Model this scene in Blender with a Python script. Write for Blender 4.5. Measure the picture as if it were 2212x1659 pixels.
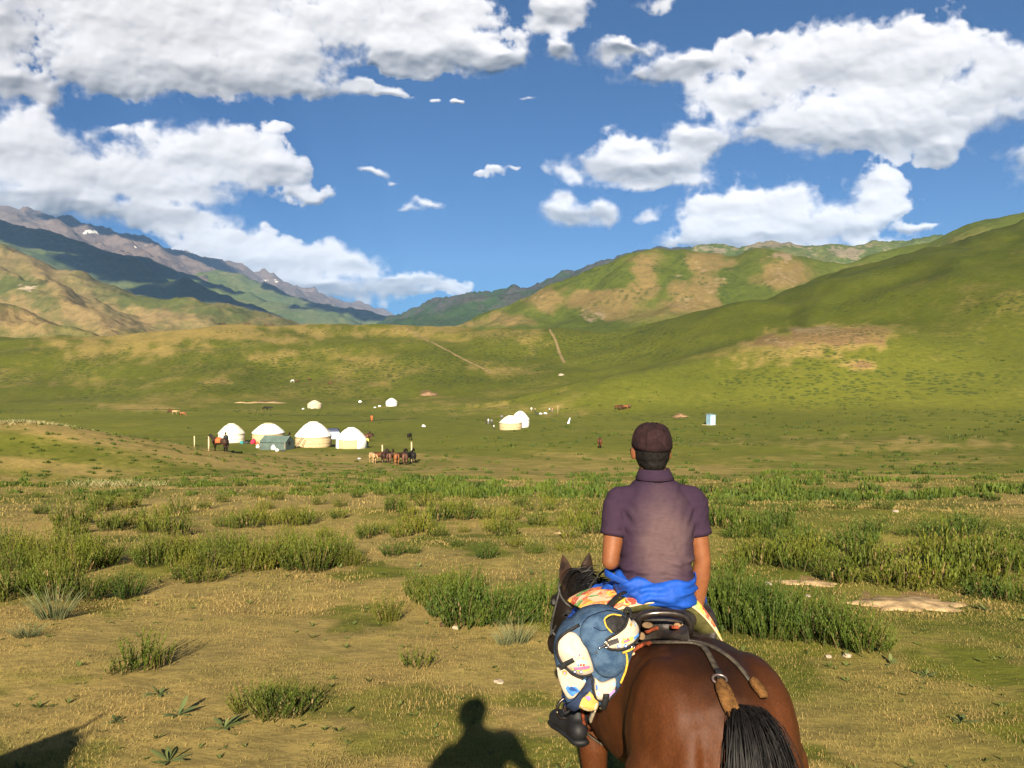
import bpy, bmesh, math, random
import numpy as np
from mathutils import Vector, Matrix, Euler

# ------------------------------------------------------------------ scene, camera, sky, sun
for o in list(bpy.data.objects):
    bpy.data.objects.remove(o)
sc = bpy.context.scene
COL = sc.collection
CAM_Z = 2.35                       # the photographer sits on a horse
FQ, CX, CY, HZ = 1790.0, 1106.0, 829.5, 778.0   # focal length, centre and horizon in the measuring grid (2212 wide)
PITCH = math.atan((CY - HZ) / FQ)
SUN_EL, SUN_AZ = math.radians(24.5), math.radians(184.0)   # sun low behind the camera (azimuth from +Y, clockwise)

cam_d = bpy.data.cameras.new("camera")
cam = bpy.data.objects.new("camera", cam_d)
COL.objects.link(cam)
cam.location = (0, 0, CAM_Z)
cam.rotation_euler = (math.pi / 2 - PITCH, 0, 0)
cam_d.sensor_width = 36.0
cam_d.lens = 36.0 * FQ / 2212.0
cam_d.clip_start = 0.05
cam_d.clip_end = 60000
sc.camera = cam
sc.render.resolution_x, sc.render.resolution_y = 1024, 768
sc.view_settings.view_transform = 'Standard'
sc.view_settings.look = 'None'
sc.view_settings.gamma = 1.0
sc.view_settings.exposure = 1.75
sc.view_settings.use_curve_mapping = False
sc.render.engine = 'CYCLES'
sc.cycles.use_denoising = True
sc.cycles.max_bounces = 6
sc.cycles.diffuse_bounces = 2
sc.cycles.glossy_bounces = 2
sc.cycles.transmission_bounces = 3
sc.cycles.transparent_max_bounces = 6
sc.cycles.volume_bounces = 0
sc.cycles.sample_clamp_indirect = 4.0

cp, sp = math.cos(PITCH), math.sin(PITCH)
def ray(qx, qy):
    """direction (unit forward distance) seen at a point of the measuring grid"""
    a = (qx - CX) / FQ
    b = -(qy - CY) / FQ
    y = cp + b * sp
    z = -sp + b * cp
    return np.array([a / y, 1.0, z / y])
def P(qx, qy, d):
    r = ray(qx, qy)
    return np.array([r[0] * d, d, CAM_Z + r[2] * d])

sun_dir = Vector((math.sin(SUN_AZ) * math.cos(SUN_EL), math.cos(SUN_AZ) * math.cos(SUN_EL), math.sin(SUN_EL)))
sun_l = bpy.data.lights.new("sun", 'SUN')
sun_l.energy = 5.0
sun_l.angle = math.radians(0.5)
sun_l.color = (1.0, 0.87, 0.68)
sun = bpy.data.objects.new("sun", sun_l)
COL.objects.link(sun)
sun.rotation_euler = (-sun_dir).to_track_quat('-Z', 'Y').to_euler()
sun.location = (5, -20, 30)

# ------------------------------------------------------------------ node helpers
class NT:
    def __init__(s, tree):
        s.t = tree; s.n = tree.nodes; s.l = tree.links
    def node(s, typ, **kw):
        n = s.n.new(typ)
        for k, v in kw.items():
            setattr(n, k, v)
        return n
    def put(s, sock, v):
        if v is None: return
        if isinstance(v, bpy.types.NodeSocket): s.l.new(v, sock)
        elif hasattr(sock.default_value, '__len__') and not hasattr(v, '__len__'): sock.default_value = [v] * len(sock.default_value)
        elif hasattr(sock.default_value, '__len__') and len(sock.default_value) == 4 and len(v) == 3: sock.default_value = (*v, 1)
        else: sock.default_value = v
    def math(s, op, a, b=None, c=None, clamp=False):
        n = s.node('ShaderNodeMath', operation=op, use_clamp=clamp)
        for i, v in enumerate((a, b, c)): s.put(n.inputs[i], v)
        return n.outputs[0]
    def vec(s, op, a, b=None, c=None):
        n = s.node('ShaderNodeVectorMath', operation=op)
        for i, v in enumerate((a, b, c)): s.put(n.inputs[i], v)
        return n.outputs['Value'] if op in ('LENGTH', 'DOT_PRODUCT', 'DISTANCE') else n.outputs[0]
    def noise(s, v=None, scale=1, detail=4, rough=0.55, dist=0.0, out='Fac'):
        n = s.node('ShaderNodeTexNoise')
        if v is not None: s.put(n.inputs['Vector'], v)
        n.inputs['Scale'].default_value = scale; n.inputs['Detail'].default_value = detail
        n.inputs['Roughness'].default_value = rough; n.inputs['Distortion'].default_value = dist
        return n.outputs[out]
    def voro(s, v=None, scale=1, out='Distance', feature='F1', rand=1.0):
        n = s.node('ShaderNodeTexVoronoi', feature=feature)
        if v is not None: s.put(n.inputs['Vector'], v)
        n.inputs['Scale'].default_value = scale; n.inputs['Randomness'].default_value = rand
        return n.outputs[out]
    def ss(s, v, lo, hi, a=0.0, b=1.0):
        n = s.node('ShaderNodeMapRange', interpolation_type='SMOOTHSTEP')
        s.put(n.inputs[0], v); s.put(n.inputs[1], lo); s.put(n.inputs[2], hi); s.put(n.inputs[3], a); s.put(n.inputs[4], b)
        return n.outputs[0]
    def mix(s, f, a, b, mode='MIX'):
        n = s.node('ShaderNodeMix', data_type='RGBA', blend_type=mode)
        s.put(n.inputs[0], f); s.put(n.inputs[6], a); s.put(n.inputs[7], b)
        return n.outputs[2]
    def ramp(s, f, stops, interp='LINEAR'):
        n = s.node('ShaderNodeValToRGB'); r = n.color_ramp; r.interpolation = interp
        while len(r.elements) > 1: r.elements.remove(r.elements[-1])
        for i, (p, c) in enumerate(stops):
            e = r.elements[0] if i == 0 else r.elements.new(p)
            e.position = p; e.color = (*c, 1)
        s.put(n.inputs[0], f)
        return n.outputs[0]
    def attr(s, name, out='Fac'):
        return s.node('ShaderNodeAttribute', attribute_name=name).outputs[out]
    def coord(s, out='Object'):
        return s.node('ShaderNodeTexCoord').outputs[out]

# ------------------------------------------------------------------ world: blue sky with cumulus
CLOUDS = [  # centre and half axes, measured in the grid
 (300,62,190,105),(480,50,220,115),(625,130,110,72),(210,140,105,62),(400,160,190,52),(590,178,110,34),
 (770,36,150,95),(930,46,180,90),(1010,100,125,55),(1190,30,80,55),(1085,130,55,34),(880,125,120,40),(1215,112,38,24),
 (20,188,92,42),(-10,50,60,55),(55,5,60,22),(-60,120,90,80),
 (40,330,150,80),(210,372,200,60),(420,350,170,72),(500,330,110,62),(575,372,105,50),(655,410,55,20),(300,405,250,40),(592,274,34,13),(350,296,150,16),
 (60,425,250,38),(180,455,160,30),(330,420,60,30),
 (385,470,95,36),(520,528,120,45),(640,560,120,42),(765,575,105,42),(850,612,110,28),(950,625,70,18),(700,625,180,38),(560,575,120,45),(580,497,28,14),(480,545,120,60),
 (790,192,58,20),(850,208,44,11),(755,185,40,16),(808,368,40,11),(848,388,14,6),(880,458,26,11),(925,443,36,12),(1076,375,30,11),(1125,365,16,5),(944,217,14,6),(990,218,11,6),(1130,215,14,4),(1050,372,14,5),
 (1850,135,190,82),(1975,150,170,92),(2120,205,130,82),(1700,165,95,70),(1630,90,62,32),(1480,150,140,42),(1340,112,110,24),(1800,255,215,66),(1990,275,140,62),(1690,292,120,28),(2030,330,44,24),(2230,190,110,80),(1880,300,150,38),(1590,215,110,52),
 (1385,360,180,40),(1360,330,85,44),(1490,312,80,46),(1535,295,48,32),(1235,380,48,22),(1420,392,150,22),
 (1235,465,80,36),(1225,432,38,24),(1300,462,44,30),(1395,462,44,17),
 (1600,455,140,55),(1690,440,90,48),(1580,495,120,46),(1760,480,150,45),(1855,500,78,36),(1465,522,30,15),(1640,520,220,30),
 (1890,405,66,46),(1868,450,48,34),(1828,410,16,7),(1930,445,40,18),(1990,500,50,8),
 (1440,4,46,14),(2110,75,24,10),(80,251,22,6),
 (1830,555,200,30),(2350,350,120,60),(2330,60,80,40),(-160,300,120,90),(900,-120,260,60),(1700,-140,200,50),
]
def sky_colour(t, vec=None):
    sky = t.node('ShaderNodeTexSky', sky_type='NISHITA', sun_disc=False)
    sky.sun_elevation = SUN_EL; sky.sun_rotation = SUN_AZ
    sky.altitude = 2600; sky.air_density = 1.0; sky.dust_density = 0.1; sky.ozone_density = 4.0
    if vec is not None: t.put(sky.inputs[0], vec)
    g = t.node('ShaderNodeGamma'); t.put(g.inputs[0], sky.outputs[0]); g.inputs[1].default_value = 1.0
    return t.mix(1.0, g.outputs[0], (0.27, 0.75, 1.15), 'MULTIPLY')
def build_world():
    w = bpy.data.worlds.new("World"); sc.world = w; w.use_nodes = True
    t = NT(w.node_tree); t.n.clear()
    p = t.coord('Generated')
    n = t.noise(t.vec('MULTIPLY', p, (1, 1, 2)), 3.2, 4, 0.55)
    colr = t.mix(t.ss(n, 0.52, 0.62), sky_colour(t), (4.5, 4.6, 5.0))
    bg = t.node('ShaderNodeBackground'); t.put(bg.inputs[0], colr); bg.inputs[1].default_value = 0.0165
    out = t.node('ShaderNodeOutputWorld'); t.l.new(bg.outputs[0], out.inputs[0])
    w.cycles.sampling_method = 'MANUAL'; w.cycles.sample_map_resolution = 512
SKY_S = 0.0185
build_world()
# ------------------------------------------------------------------ numeric noise
_rng = np.random.RandomState(11)
_PERM = _rng.permutation(4096)
def _hash(ix, iy, k=0):
    return _PERM[(_PERM[(ix + 131 * k) & 4095] + iy) & 4095]
def _h01(ix, iy, k=0):
    return _hash(ix, iy, k) / 4096.0
def perlin(x, y, k=0):
    ix = np.floor(x).astype(np.int64); iy = np.floor(y).astype(np.int64)
    fx = x - ix; fy = y - iy
    u = fx * fx * fx * (fx * (fx * 6 - 15) + 10); v = fy * fy * fy * (fy * (fy * 6 - 15) + 10)
    def g(dx, dy):
        a = _h01(ix + dx, iy + dy, k) * 2 * np.pi
        return np.cos(a) * (fx - dx) + np.sin(a) * (fy - dy)
    a = g(0, 0) * (1 - u) + g(1, 0) * u
    b = g(0, 1) * (1 - u) + g(1, 1) * u
    return (a * (1 - v) + b * v) * 1.5
def fbm(x, y, oct=4, k=0, gain=0.5, lac=2.03):
    s = np.zeros(np.broadcast(x, y).shape); a = 1.0
    for i in range(oct):
        s += a * perlin(x + 17.3 * i, y - 9.1 * i, k + i); x = x * lac; y = y * lac; a *= gain
    return s
def ridged(x, y, oct=4, k=0, gain=0.5):
    s = np.zeros(np.broadcast(x, y).shape); a = 1.0
    for i in range(oct):
        s += a * (1 - 2 * np.abs(perlin(x + 7.7 * i, y + 3.3 * i, k + i))); x = x * 2.1; y = y * 2.1; a *= gain
    return s
def worley(x, y, k=0):
    """round bumps: 1 at a cell's seed falling to 0"""
    ix = np.floor(x).astype(np.int64); iy = np.floor(y).astype(np.int64)
    best = np.full(np.broadcast(x, y).shape, 9.0)
    for dx in (-1, 0, 1):
        for dy in (-1, 0, 1):
            cx = ix + dx; cy = iy + dy
            px = cx + _h01(cx, cy, k); py = cy + _h01(cx, cy, k + 5)
            best = np.minimum(best, (px - x) ** 2 + (py - y) ** 2)
    return 1 - np.minimum(best, 1.0)
def sstep(x, a, b):
    t = np.clip((x - a) / (b - a), 0, 1)
    return t * t * (3 - 2 * t)

def link(o):
    COL.objects.link(o); return o
def mesh_np(name, v, faces, mat=None, smooth=True):
    """mesh from an (n,3) array and an (m,3|4) array of indices"""
    me = bpy.data.meshes.new(name)
    v = np.asarray(v, dtype=np.float32); f = np.asarray(faces, dtype=np.int32)
    n, k = f.shape
    me.vertices.add(len(v)); me.vertices.foreach_set('co', v.ravel())
    me.loops.add(n * k); me.loops.foreach_set('vertex_index', f.ravel())
    me.polygons.add(n)
    me.polygons.foreach_set('loop_start', np.arange(0, n * k, k, dtype=np.int32))
    me.polygons.foreach_set('loop_total', np.full(n, k, dtype=np.int32))
    me.polygons.foreach_set('use_smooth', np.full(n, smooth, dtype=bool))
    me.update(calc_edges=True)
    if mat: me.materials.append(mat)
    return me
def grid_faces(nr, nc, wrap=False):
    i = np.arange(nr - 1)[:, None]; j = np.arange(nc if wrap else nc - 1)[None, :]
    j2 = (j + 1) % nc
    a = i * nc + j; b = i * nc + j2; c = (i + 1) * nc + j2; d = (i + 1) * nc + j
    return np.stack([a, b, c, d], -1).reshape(-1, 4)
def add_attr(me, name, arr):
    a = me.attributes.new(name, 'FLOAT', 'POINT'); a.data.foreach_set('value', np.asarray(arr, np.float32).ravel())

# ------------------------------------------------------------------ sky dome in front: blue air and cumulus with real relief
def build_sky():
    NU, NV = 900, 440
    u1 = np.linspace(-0.70, 0.70, NU); v1 = np.linspace(-0.035, 0.50, NV)
    U, V = np.meshgrid(u1, v1)
    wu = 0.011 * fbm(U * 16, V * 20, 4, 3); wv = 0.009 * fbm(U * 16, V * 20, 4, 23)
    pu, pv = U + wu, V + wv
    def field(pu, pv, kk, least=0):
        acc = np.zeros_like(U)
        for cx, cy, rx, ry in CLOUDS:
            if ry < least: continue
            d = ray(cx, cy); d = d / np.linalg.norm(d)
            cu, cv = math.atan2(d[0], d[1]), math.asin(d[2])
            ru, rv = rx / FQ * 0.95, ry / FQ * 0.95
            dv = (pv - cv) / rv
            s = np.sqrt(((pu - cu) / ru) ** 2 + np.where(dv < 0, dv * 1.12, dv) ** 2)
            f = (1 - s) * (0.30 + 0.70 * min(1.0, min(rx, ry) / 42.0))
            acc += np.exp(kk * np.clip(f, -3, 1))
        return np.log(acc + 1e-9) / kk
    F = field(pu, pv, 7.0)
    b1 = worley(pu * 26, pv * 31, 1); b2 = worley(pu * 58 + 3, pv * 66, 2); b3 = worley(U * 125, V * 135, 3)
    n = fbm(U * 30, V * 36, 5, 40, 0.56)
    D = F - 0.05 + 0.26 * (b1 - 0.62) + 0.17 * (b2 - 0.62) + 0.09 * (b3 - 0.6) + 0.20 * n
    # relief: each cloud bulges out above its recessed, flatter base
    FL = field(U + 0.6 * wu, V + 0.6 * wv - 0.008, 2.2, 24)
    body = sstep(FL, -0.35, 1.25)
    env = sstep(D, 0.0, 0.35)
    H = 0.052 * body + env * (0.0052 * b1 + 0.0017 * b2 + 0.0006 * b3 + 0.0022 * n + 0.009 * fbm(U * 11, V * 16, 2, 60))
    for _ in range(3):
        H[1:-1, 1:-1] = (H[1:-1, 1:-1] * 2 + H[:-2, 1:-1] + H[2:, 1:-1] + H[1:-1, :-2] + H[1:-1, 2:]) / 6
    R0 = 34000.0
    R = R0 * (1 - 0.22 * H)
    x = np.sin(U) * np.cos(V) * R; y = np.cos(U) * np.cos(V) * R; z = np.sin(V) * R
    me = mesh_np('sky', np.stack([x, y, z], -1).reshape(-1, 3), grid_faces(NV, NU)[:, ::-1])
    add_attr(me, 'cloud', D)
    m = bpy.data.materials.new('sky_air_and_cloud'); m.use_nodes = True
    t = NT(m.node_tree); t.n.clear()
    pos = t.vec('NORMALIZE', t.node('ShaderNodeNewGeometry').outputs['Position'])
    D_ = t.attr('cloud')
    nf = t.noise(pos, 85, 6, 0.6)
    De = t.math('ADD', D_, t.math('MULTIPLY_ADD', nf, 0.5, -0.25))
    soft = t.ss(t.noise(pos, 9, 2, 0.5), 0.36, 0.62, 0.16, 0.60)
    alpha = t.ss(De, -0.02, soft)
    alpha = t.math('MULTIPLY', alpha, t.ss(De, 0.0, 0.5, 0.82, 1.0))
    em = t.node('ShaderNodeEmission'); t.put(em.inputs[0], sky_colour(t, pos)); em.inputs[1].default_value = SKY_S
    df = t.node('ShaderNodeBsdfDiffuse'); df.inputs[0].default_value = (CLOUD_A * .93, CLOUD_A * 1.0, CLOUD_A * 1.2, 1)
    bmp = t.node('ShaderNodeBump'); bmp.inputs['Strength'].default_value = 0.10; bmp.inputs['Distance'].default_value = 60.0
    t.put(bmp.inputs['Height'], nf); 
    # light wanders inside a cloud before it comes out: strong relief, soft terminator
    ax = t.vec('MULTIPLY', pos, (-1, -1, -1))
    nt = t.vec('SUBTRACT', bmp.outputs[0], t.vec('MULTIPLY', ax, t.vec('DOT_PRODUCT', bmp.outputs[0], ax)))
    t.put(df.inputs['Normal'], t.vec('NORMALIZE', t.vec('ADD', ax, t.vec('MULTIPLY', nt, (1.65, 1.65, 1.65)))))
    mx = t.node('ShaderNodeMixShader'); t.put(mx.inputs[0], alpha); t.l.new(em.outputs[0], mx.inputs[1]); t.l.new(df.outputs[0], mx.inputs[2])
    out = t.node('ShaderNodeOutputMaterial'); t.l.new(mx.outputs[0], out.inputs[0])
    m.cycles.emission_sampling = 'NONE'
    me.materials.append(m)
    o = link(bpy.data.objects.new('sky', me)); o['kind'] = 'structure'; o['label'] = 'deep blue sky with white and grey cumulus clouds'
CLOUD_A = 0.277
build_sky()
# ------------------------------------------------------------------ terrain
def pchip(xs, ys):
    xs = np.array(xs, float); ys = np.array(ys, float)
    h = np.diff(xs); dl = np.diff(ys) / h
    m = np.zeros_like(xs); m[0] = dl[0]; m[-1] = dl[-1]
    for i in range(1, len(xs) - 1):
        if dl[i-1] * dl[i] > 0:
            w1 = 2*h[i] + h[i-1]; w2 = h[i] + 2*h[i-1]
            m[i] = (w1 + w2) / (w1 / dl[i-1] + w2 / dl[i])
    def f(x):
        x = np.clip(x, xs[0], xs[-1]); i = np.clip(np.searchsorted(xs, x, side='right') - 1, 0, len(xs) - 2)
        t = (x - xs[i]) / h[i]
        return ((2*t**3 - 3*t**2 + 1) * ys[i] + (t**3 - 2*t**2 + t) * h[i] * m[i] + (-2*t**3 + 3*t**2) * ys[i+1] + (t**3 - t**2) * h[i] * m[i+1])
    return f
def ridge(x, y, pts, slope, rnd=15.0, back=None):
    """height of a ridge: falls off with the distance from its crest line. pts: (qx, qy, distance)"""
    w = np.array([P(*p) for p in pts])
    best = np.full(x.shape, -1e9)
    for a, b in zip(w[:-1], w[1:]):
        ex, ey = b[0] - a[0], b[1] - a[1]; L2 = ex * ex + ey * ey
        t = np.clip(((x - a[0]) * ex + (y - a[1]) * ey) / L2, 0, 1)
        dx = x - (a[0] + t * ex); dy = y - (a[1] + t * ey)
        d = np.sqrt(dx * dx + dy * dy)
        s = slope
        if back is not None: s = np.where(dy > 0, back, slope)
        best = np.maximum(best, a[2] + t * (b[2] - a[2]) - s * (np.sqrt(d * d + rnd * rnd) - rnd))
    return best
def smax(hs, k):
    m = np.maximum.reduce(hs)
    return m + np.log(sum(np.exp((h - m) * k) for h in hs)) / k

zbase = pchip([-3000,-300,-40,-5,0,3,6,10,20,35,60,80,100,130,160,220,330,375,430,520,590,625,660,800,1400,4000,40000],
              [200,30,3.0,0.25,0,-0.18,-.42,-.75,-1.6,-3.2,-6.2,-8.6,-10.5,-12.1,-13.1,-14.6,-16.6,-15.6,-7.0,10.5,23.5,26.5,25,8,-30,-60,-60])
def h_ground(x, y):
    """height of the open ground: foreground slope, meadow, the broad ridge behind it and the right-hand hillside"""
    x = np.asarray(x, float); y = np.asarray(y, float)
    sx = x + 25 * perlin(x / 140, y / 140, 9)
    # the broad ridge curves: nearer and lower at the left
    yy = y + np.where(y > 250, 1, 0) * (0.00022 * np.clip(-x, 0, 400) ** 2) * sstep(y, 250, 420)
    h = zbase(yy)
    h = h - 9.0 * sstep(-x, 180, 420) * sstep(y, 380, 560) + 2.2 * sstep(x, 20, 110) * sstep(y, 60, 150) * (1 - sstep(y, 250, 330))
    h = h - 34.0 * sstep(x, 25, 170) * sstep(y, 430, 600)        # the broad ridge ends before the right-hand hills
    # foreground knoll at the left that hides the near end of the camp meadow
    kn = ridge(x, y, [(-700,915,72),(-250,900,72),(0,905,74),(150,928,82),(300,955,92),(420,975,100),(545,994,108)], 0.20, 7.0, 0.24)
    h = smax([h, kn - 0.62], 1.6)
    # right-hand hillside: a long spur coming down to the meadow, and a rocky hump on it
    sp1 = ridge(sx, y, [(3600,150,640),(2700,370,620),(2212,500,600),(2010,560,575),(1750,632,540),(1614,697,510),(1426,765,470),(1235,822,420)], 0.30, 40.0, 0.34)
    hump = ridge(sx, y, [(1330,806,322),(1400,792,330),(1500,768,345),(1600,742,360),(1700,714,368),(1790,697,372),(1880,703,380),(1980,722,392)], 0.34, 12.0, 0.26)
    h = smax([h, sp1 - 3.0, hump - 0.3], 0.35)
    # relief
    amp = np.clip(np.abs(y) / 60, 0.12, 1)
    h = h + 0.45 * amp * fbm(x / 38, y / 38, 3, 70) * sstep(y, 5, 60) + 0.05 * fbm(x / 3.1, y / 3.1, 3, 80) * (1 - sstep(y, 40, 120))
    h = h + 5.0 * sstep(y, 300, 460) * fbm(x / 120, y / 120, 5, 90, 0.5) + 4.0 * sstep(y, 300, 450) * ridged((x + 40 * perlin(x / 90, y / 90, 97)) / 95, y / 260, 2, 95) * sstep(x, 60, 180)
    h = h + 0.16 * sstep(y, 8, 20) * (1 - sstep(y, 70, 110)) * fbm(x / 9, y / 9, 2, 75)
    return h
class GroundMesh: pass
GM = GroundMesh()
def g_at(x, y):
    """height of the ground sheet as built (bilinear in its own grid)"""
    a = np.arctan2(x, y); r = np.clip(np.hypot(x, y), GM.r[0], GM.r[-1] * .999)
    i = np.clip(np.searchsorted(GM.az, a, side='right') - 1, 0, len(GM.az) - 2); j = np.clip(np.searchsorted(GM.r, r, side='right') - 1, 0, len(GM.r) - 2)
    fa = (a - GM.az[i]) / (GM.az[i+1] - GM.az[i]); fr = (r - GM.r[j]) / (GM.r[j+1] - GM.r[j])
    z = GM.z
    return (z[j, i] * (1-fa) + z[j, i+1] * fa) * (1-fr) + (z[j+1, i] * (1-fa) + z[j+1, i+1] * fa) * fr
def gz(x, y): return float(g_at(np.array([float(x)]), np.array([float(y)]))[0])
_D = np.exp(np.linspace(math.log(2.5), math.log(900.0), 3000))
def hit(qx, qy):
    """where the line of sight through (qx, qy) meets the ground: (x, y, z)"""
    r = ray(qx, qy); d = _D
    below = CAM_Z + r[2] * d - g_at(r[0] * d, d)
    k = int(np.argmax(below < 0)) or len(d) - 1
    f = below[k-1] / (below[k-1] - below[k] + 1e-9); m = d[k-1] + np.clip(f, 0, 1) * (d[k] - d[k-1])
    return np.array([r[0] * m, m, gz(r[0] * m, m)])
def proj(x, y, z):
    """grid position of a point"""
    dz = z - CAM_Z
    zc = y * cp - dz * sp
    yc = y * sp + dz * cp
    return CX + FQ * x / zc, CY - FQ * yc / zc
def spot(qx, qy, pts, lo=0.15, hi=1.35, wp=0.55):
    """0..1 membership in soft ellipses (cx, cy, rx, ry[, weight]) measured in the grid; used once, to lay out soil and turf on the land"""
    s = np.zeros_like(qx)
    n1 = fbm(qx / 42, qy / 26, 4, 600); n2 = fbm(qx / 42 + 50, qy / 26, 4, 610)
    for e in pts:
        cx, cy, rx, ry = e[:4]; w = e[4] if len(e) > 4 else 1.0
        s = np.maximum(s, w * (1 - sstep(np.sqrt(((qx - cx) / rx + wp * n1) ** 2 + ((qy - cy) / ry + wp * n2) ** 2), lo, hi)))
    return s

def land_material(name, green, dry, soil, rock, dot=None, fine=1.0, rough_bump=0.2, snow=False, mott=1.0):
    m = bpy.data.materials.new(name); m.use_nodes = True
    t = NT(m.node_tree); t.n.clear()
    pos = t.node('ShaderNodeNewGeometry').outputs['Position']
    n1 = t.noise(pos, 0.035 * fine, 6, 0.6); n2 = t.noise(pos, 0.35 * fine, 5, 0.65); n3 = t.noise(pos, 2.6 * fine, 4, 0.6)
    var = t.math('ADD', t.math('MULTIPLY_ADD', n1, 0.9, -0.45), t.math('MULTIPLY_ADD', n2, 0.7, -0.35))
    d = t.math('ADD', t.attr('dry'), t.math('MULTIPLY', var, 0.9 * mott), clamp=True)
    c = t.mix(t.ss(d, 0.10, 0.90), green, dry)
    so = t.math('ADD', t.attr('soil'), t.math('MULTIPLY', var, 0.55 * mott))
    c = t.mix(t.ss(so, 0.35, 0.72), c, soil)
    rk = t.math('ADD', t.attr('rock'), t.math('MULTIPLY_ADD', n2, 1.4, -0.7))
    c = t.mix(t.ss(rk, 0.45, 0.7), c, rock)
    if snow:
        sn = t.math('ADD', t.attr('snow'), t.math('MULTIPLY_ADD', n2, 1.6, -0.8))
        c = t.mix(t.ss(sn, 0.45, 0.55), c, (0.82, 0.84, 0.86))
    if dot:   # low tufts too far off to be picked apart
        vs, thr, col = dot
        wv = t.vec('ADD', t.vec('MULTIPLY', pos, (1, 1, 0.0)), t.vec('MULTIPLY', t.noise(pos, 0.6, 2, 0.5, out='Color'), (2.0, 2.0, 0)))
        v = t.voro(wv, vs)
        k = t.math('MULTIPLY', t.ss(v, thr, thr * 0.45), t.ss(t.math('ADD', t.noise(pos, 0.022, 4, 0.6), t.math('MULTIPLY', t.attr('tuft'), 0.3)), 0.50, 0.66))
        c = t.mix(t.math('MULTIPLY', k, 0.75), c, col)
    c = t.mix(t.math('MULTIPLY', t.attr('lush'), t.ss(n1, .3, .7, .75, 1.0)), c, t.mix(1.0, c, (0.40, 0.47, 0.36), 'MULTIPLY'))  # darkens the colour of far slopes against the strong sun they catch
    nv = t.noise(pos, 0.012 * fine, 4, 0.6)
    c = t.mix(1.0, c, t.ramp(nv, [(0.3, (0.72, 0.76, 0.74)), (0.7, (1.16, 1.12, 1.06))]), 'MULTIPLY')
    c = t.mix(1.0, c, t.ramp(n2, [(0.3, (0.78, 0.80, 0.78)), (0.7, (1.20, 1.16, 1.08))]), 'MULTIPLY')
    c = t.mix(1.0, c, t.ramp(n3, [(0.25, (0.72, 0.72, 0.72)), (0.75, (1.25, 1.22, 1.15))]), 'MULTIPLY')
    b = t.node('ShaderNodeBsdfPrincipled'); t.put(b.inputs['Base Color'], c)
    b.inputs['Roughness'].default_value = 0.95; b.inputs['Specular IOR Level'].default_value = 0.1
    bp = t.node('ShaderNodeBump'); bp.inputs['Strength'].default_value = rough_bump; bp.inputs['Distance'].default_value = 0.6 / fine
    t.put(bp.inputs['Height'], t.math('ADD', n3, t.math('MULTIPLY', n2, 2.0))); t.l.new(bp.outputs[0], b.inputs['Normal'])
    out = t.node('ShaderNodeOutputMaterial'); t.l.new(b.outputs[0], out.inputs[0])
    return m
def finish_land(name, x, y, z, nr, nc, mat, dry, soil, rock, wrap=False, **extra):
    me = mesh_np(name, np.stack([x, y, z], -1).reshape(-1, 3), grid_faces(nr, nc, wrap), mat)
    add_attr(me, 'dry', dry); add_attr(me, 'soil', soil); add_attr(me, 'rock', rock)
    for k, v in extra.items(): add_attr(me, k, v)
    o = link(bpy.data.objects.new(name, me)); o['kind'] = 'structure'
    return o

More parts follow.
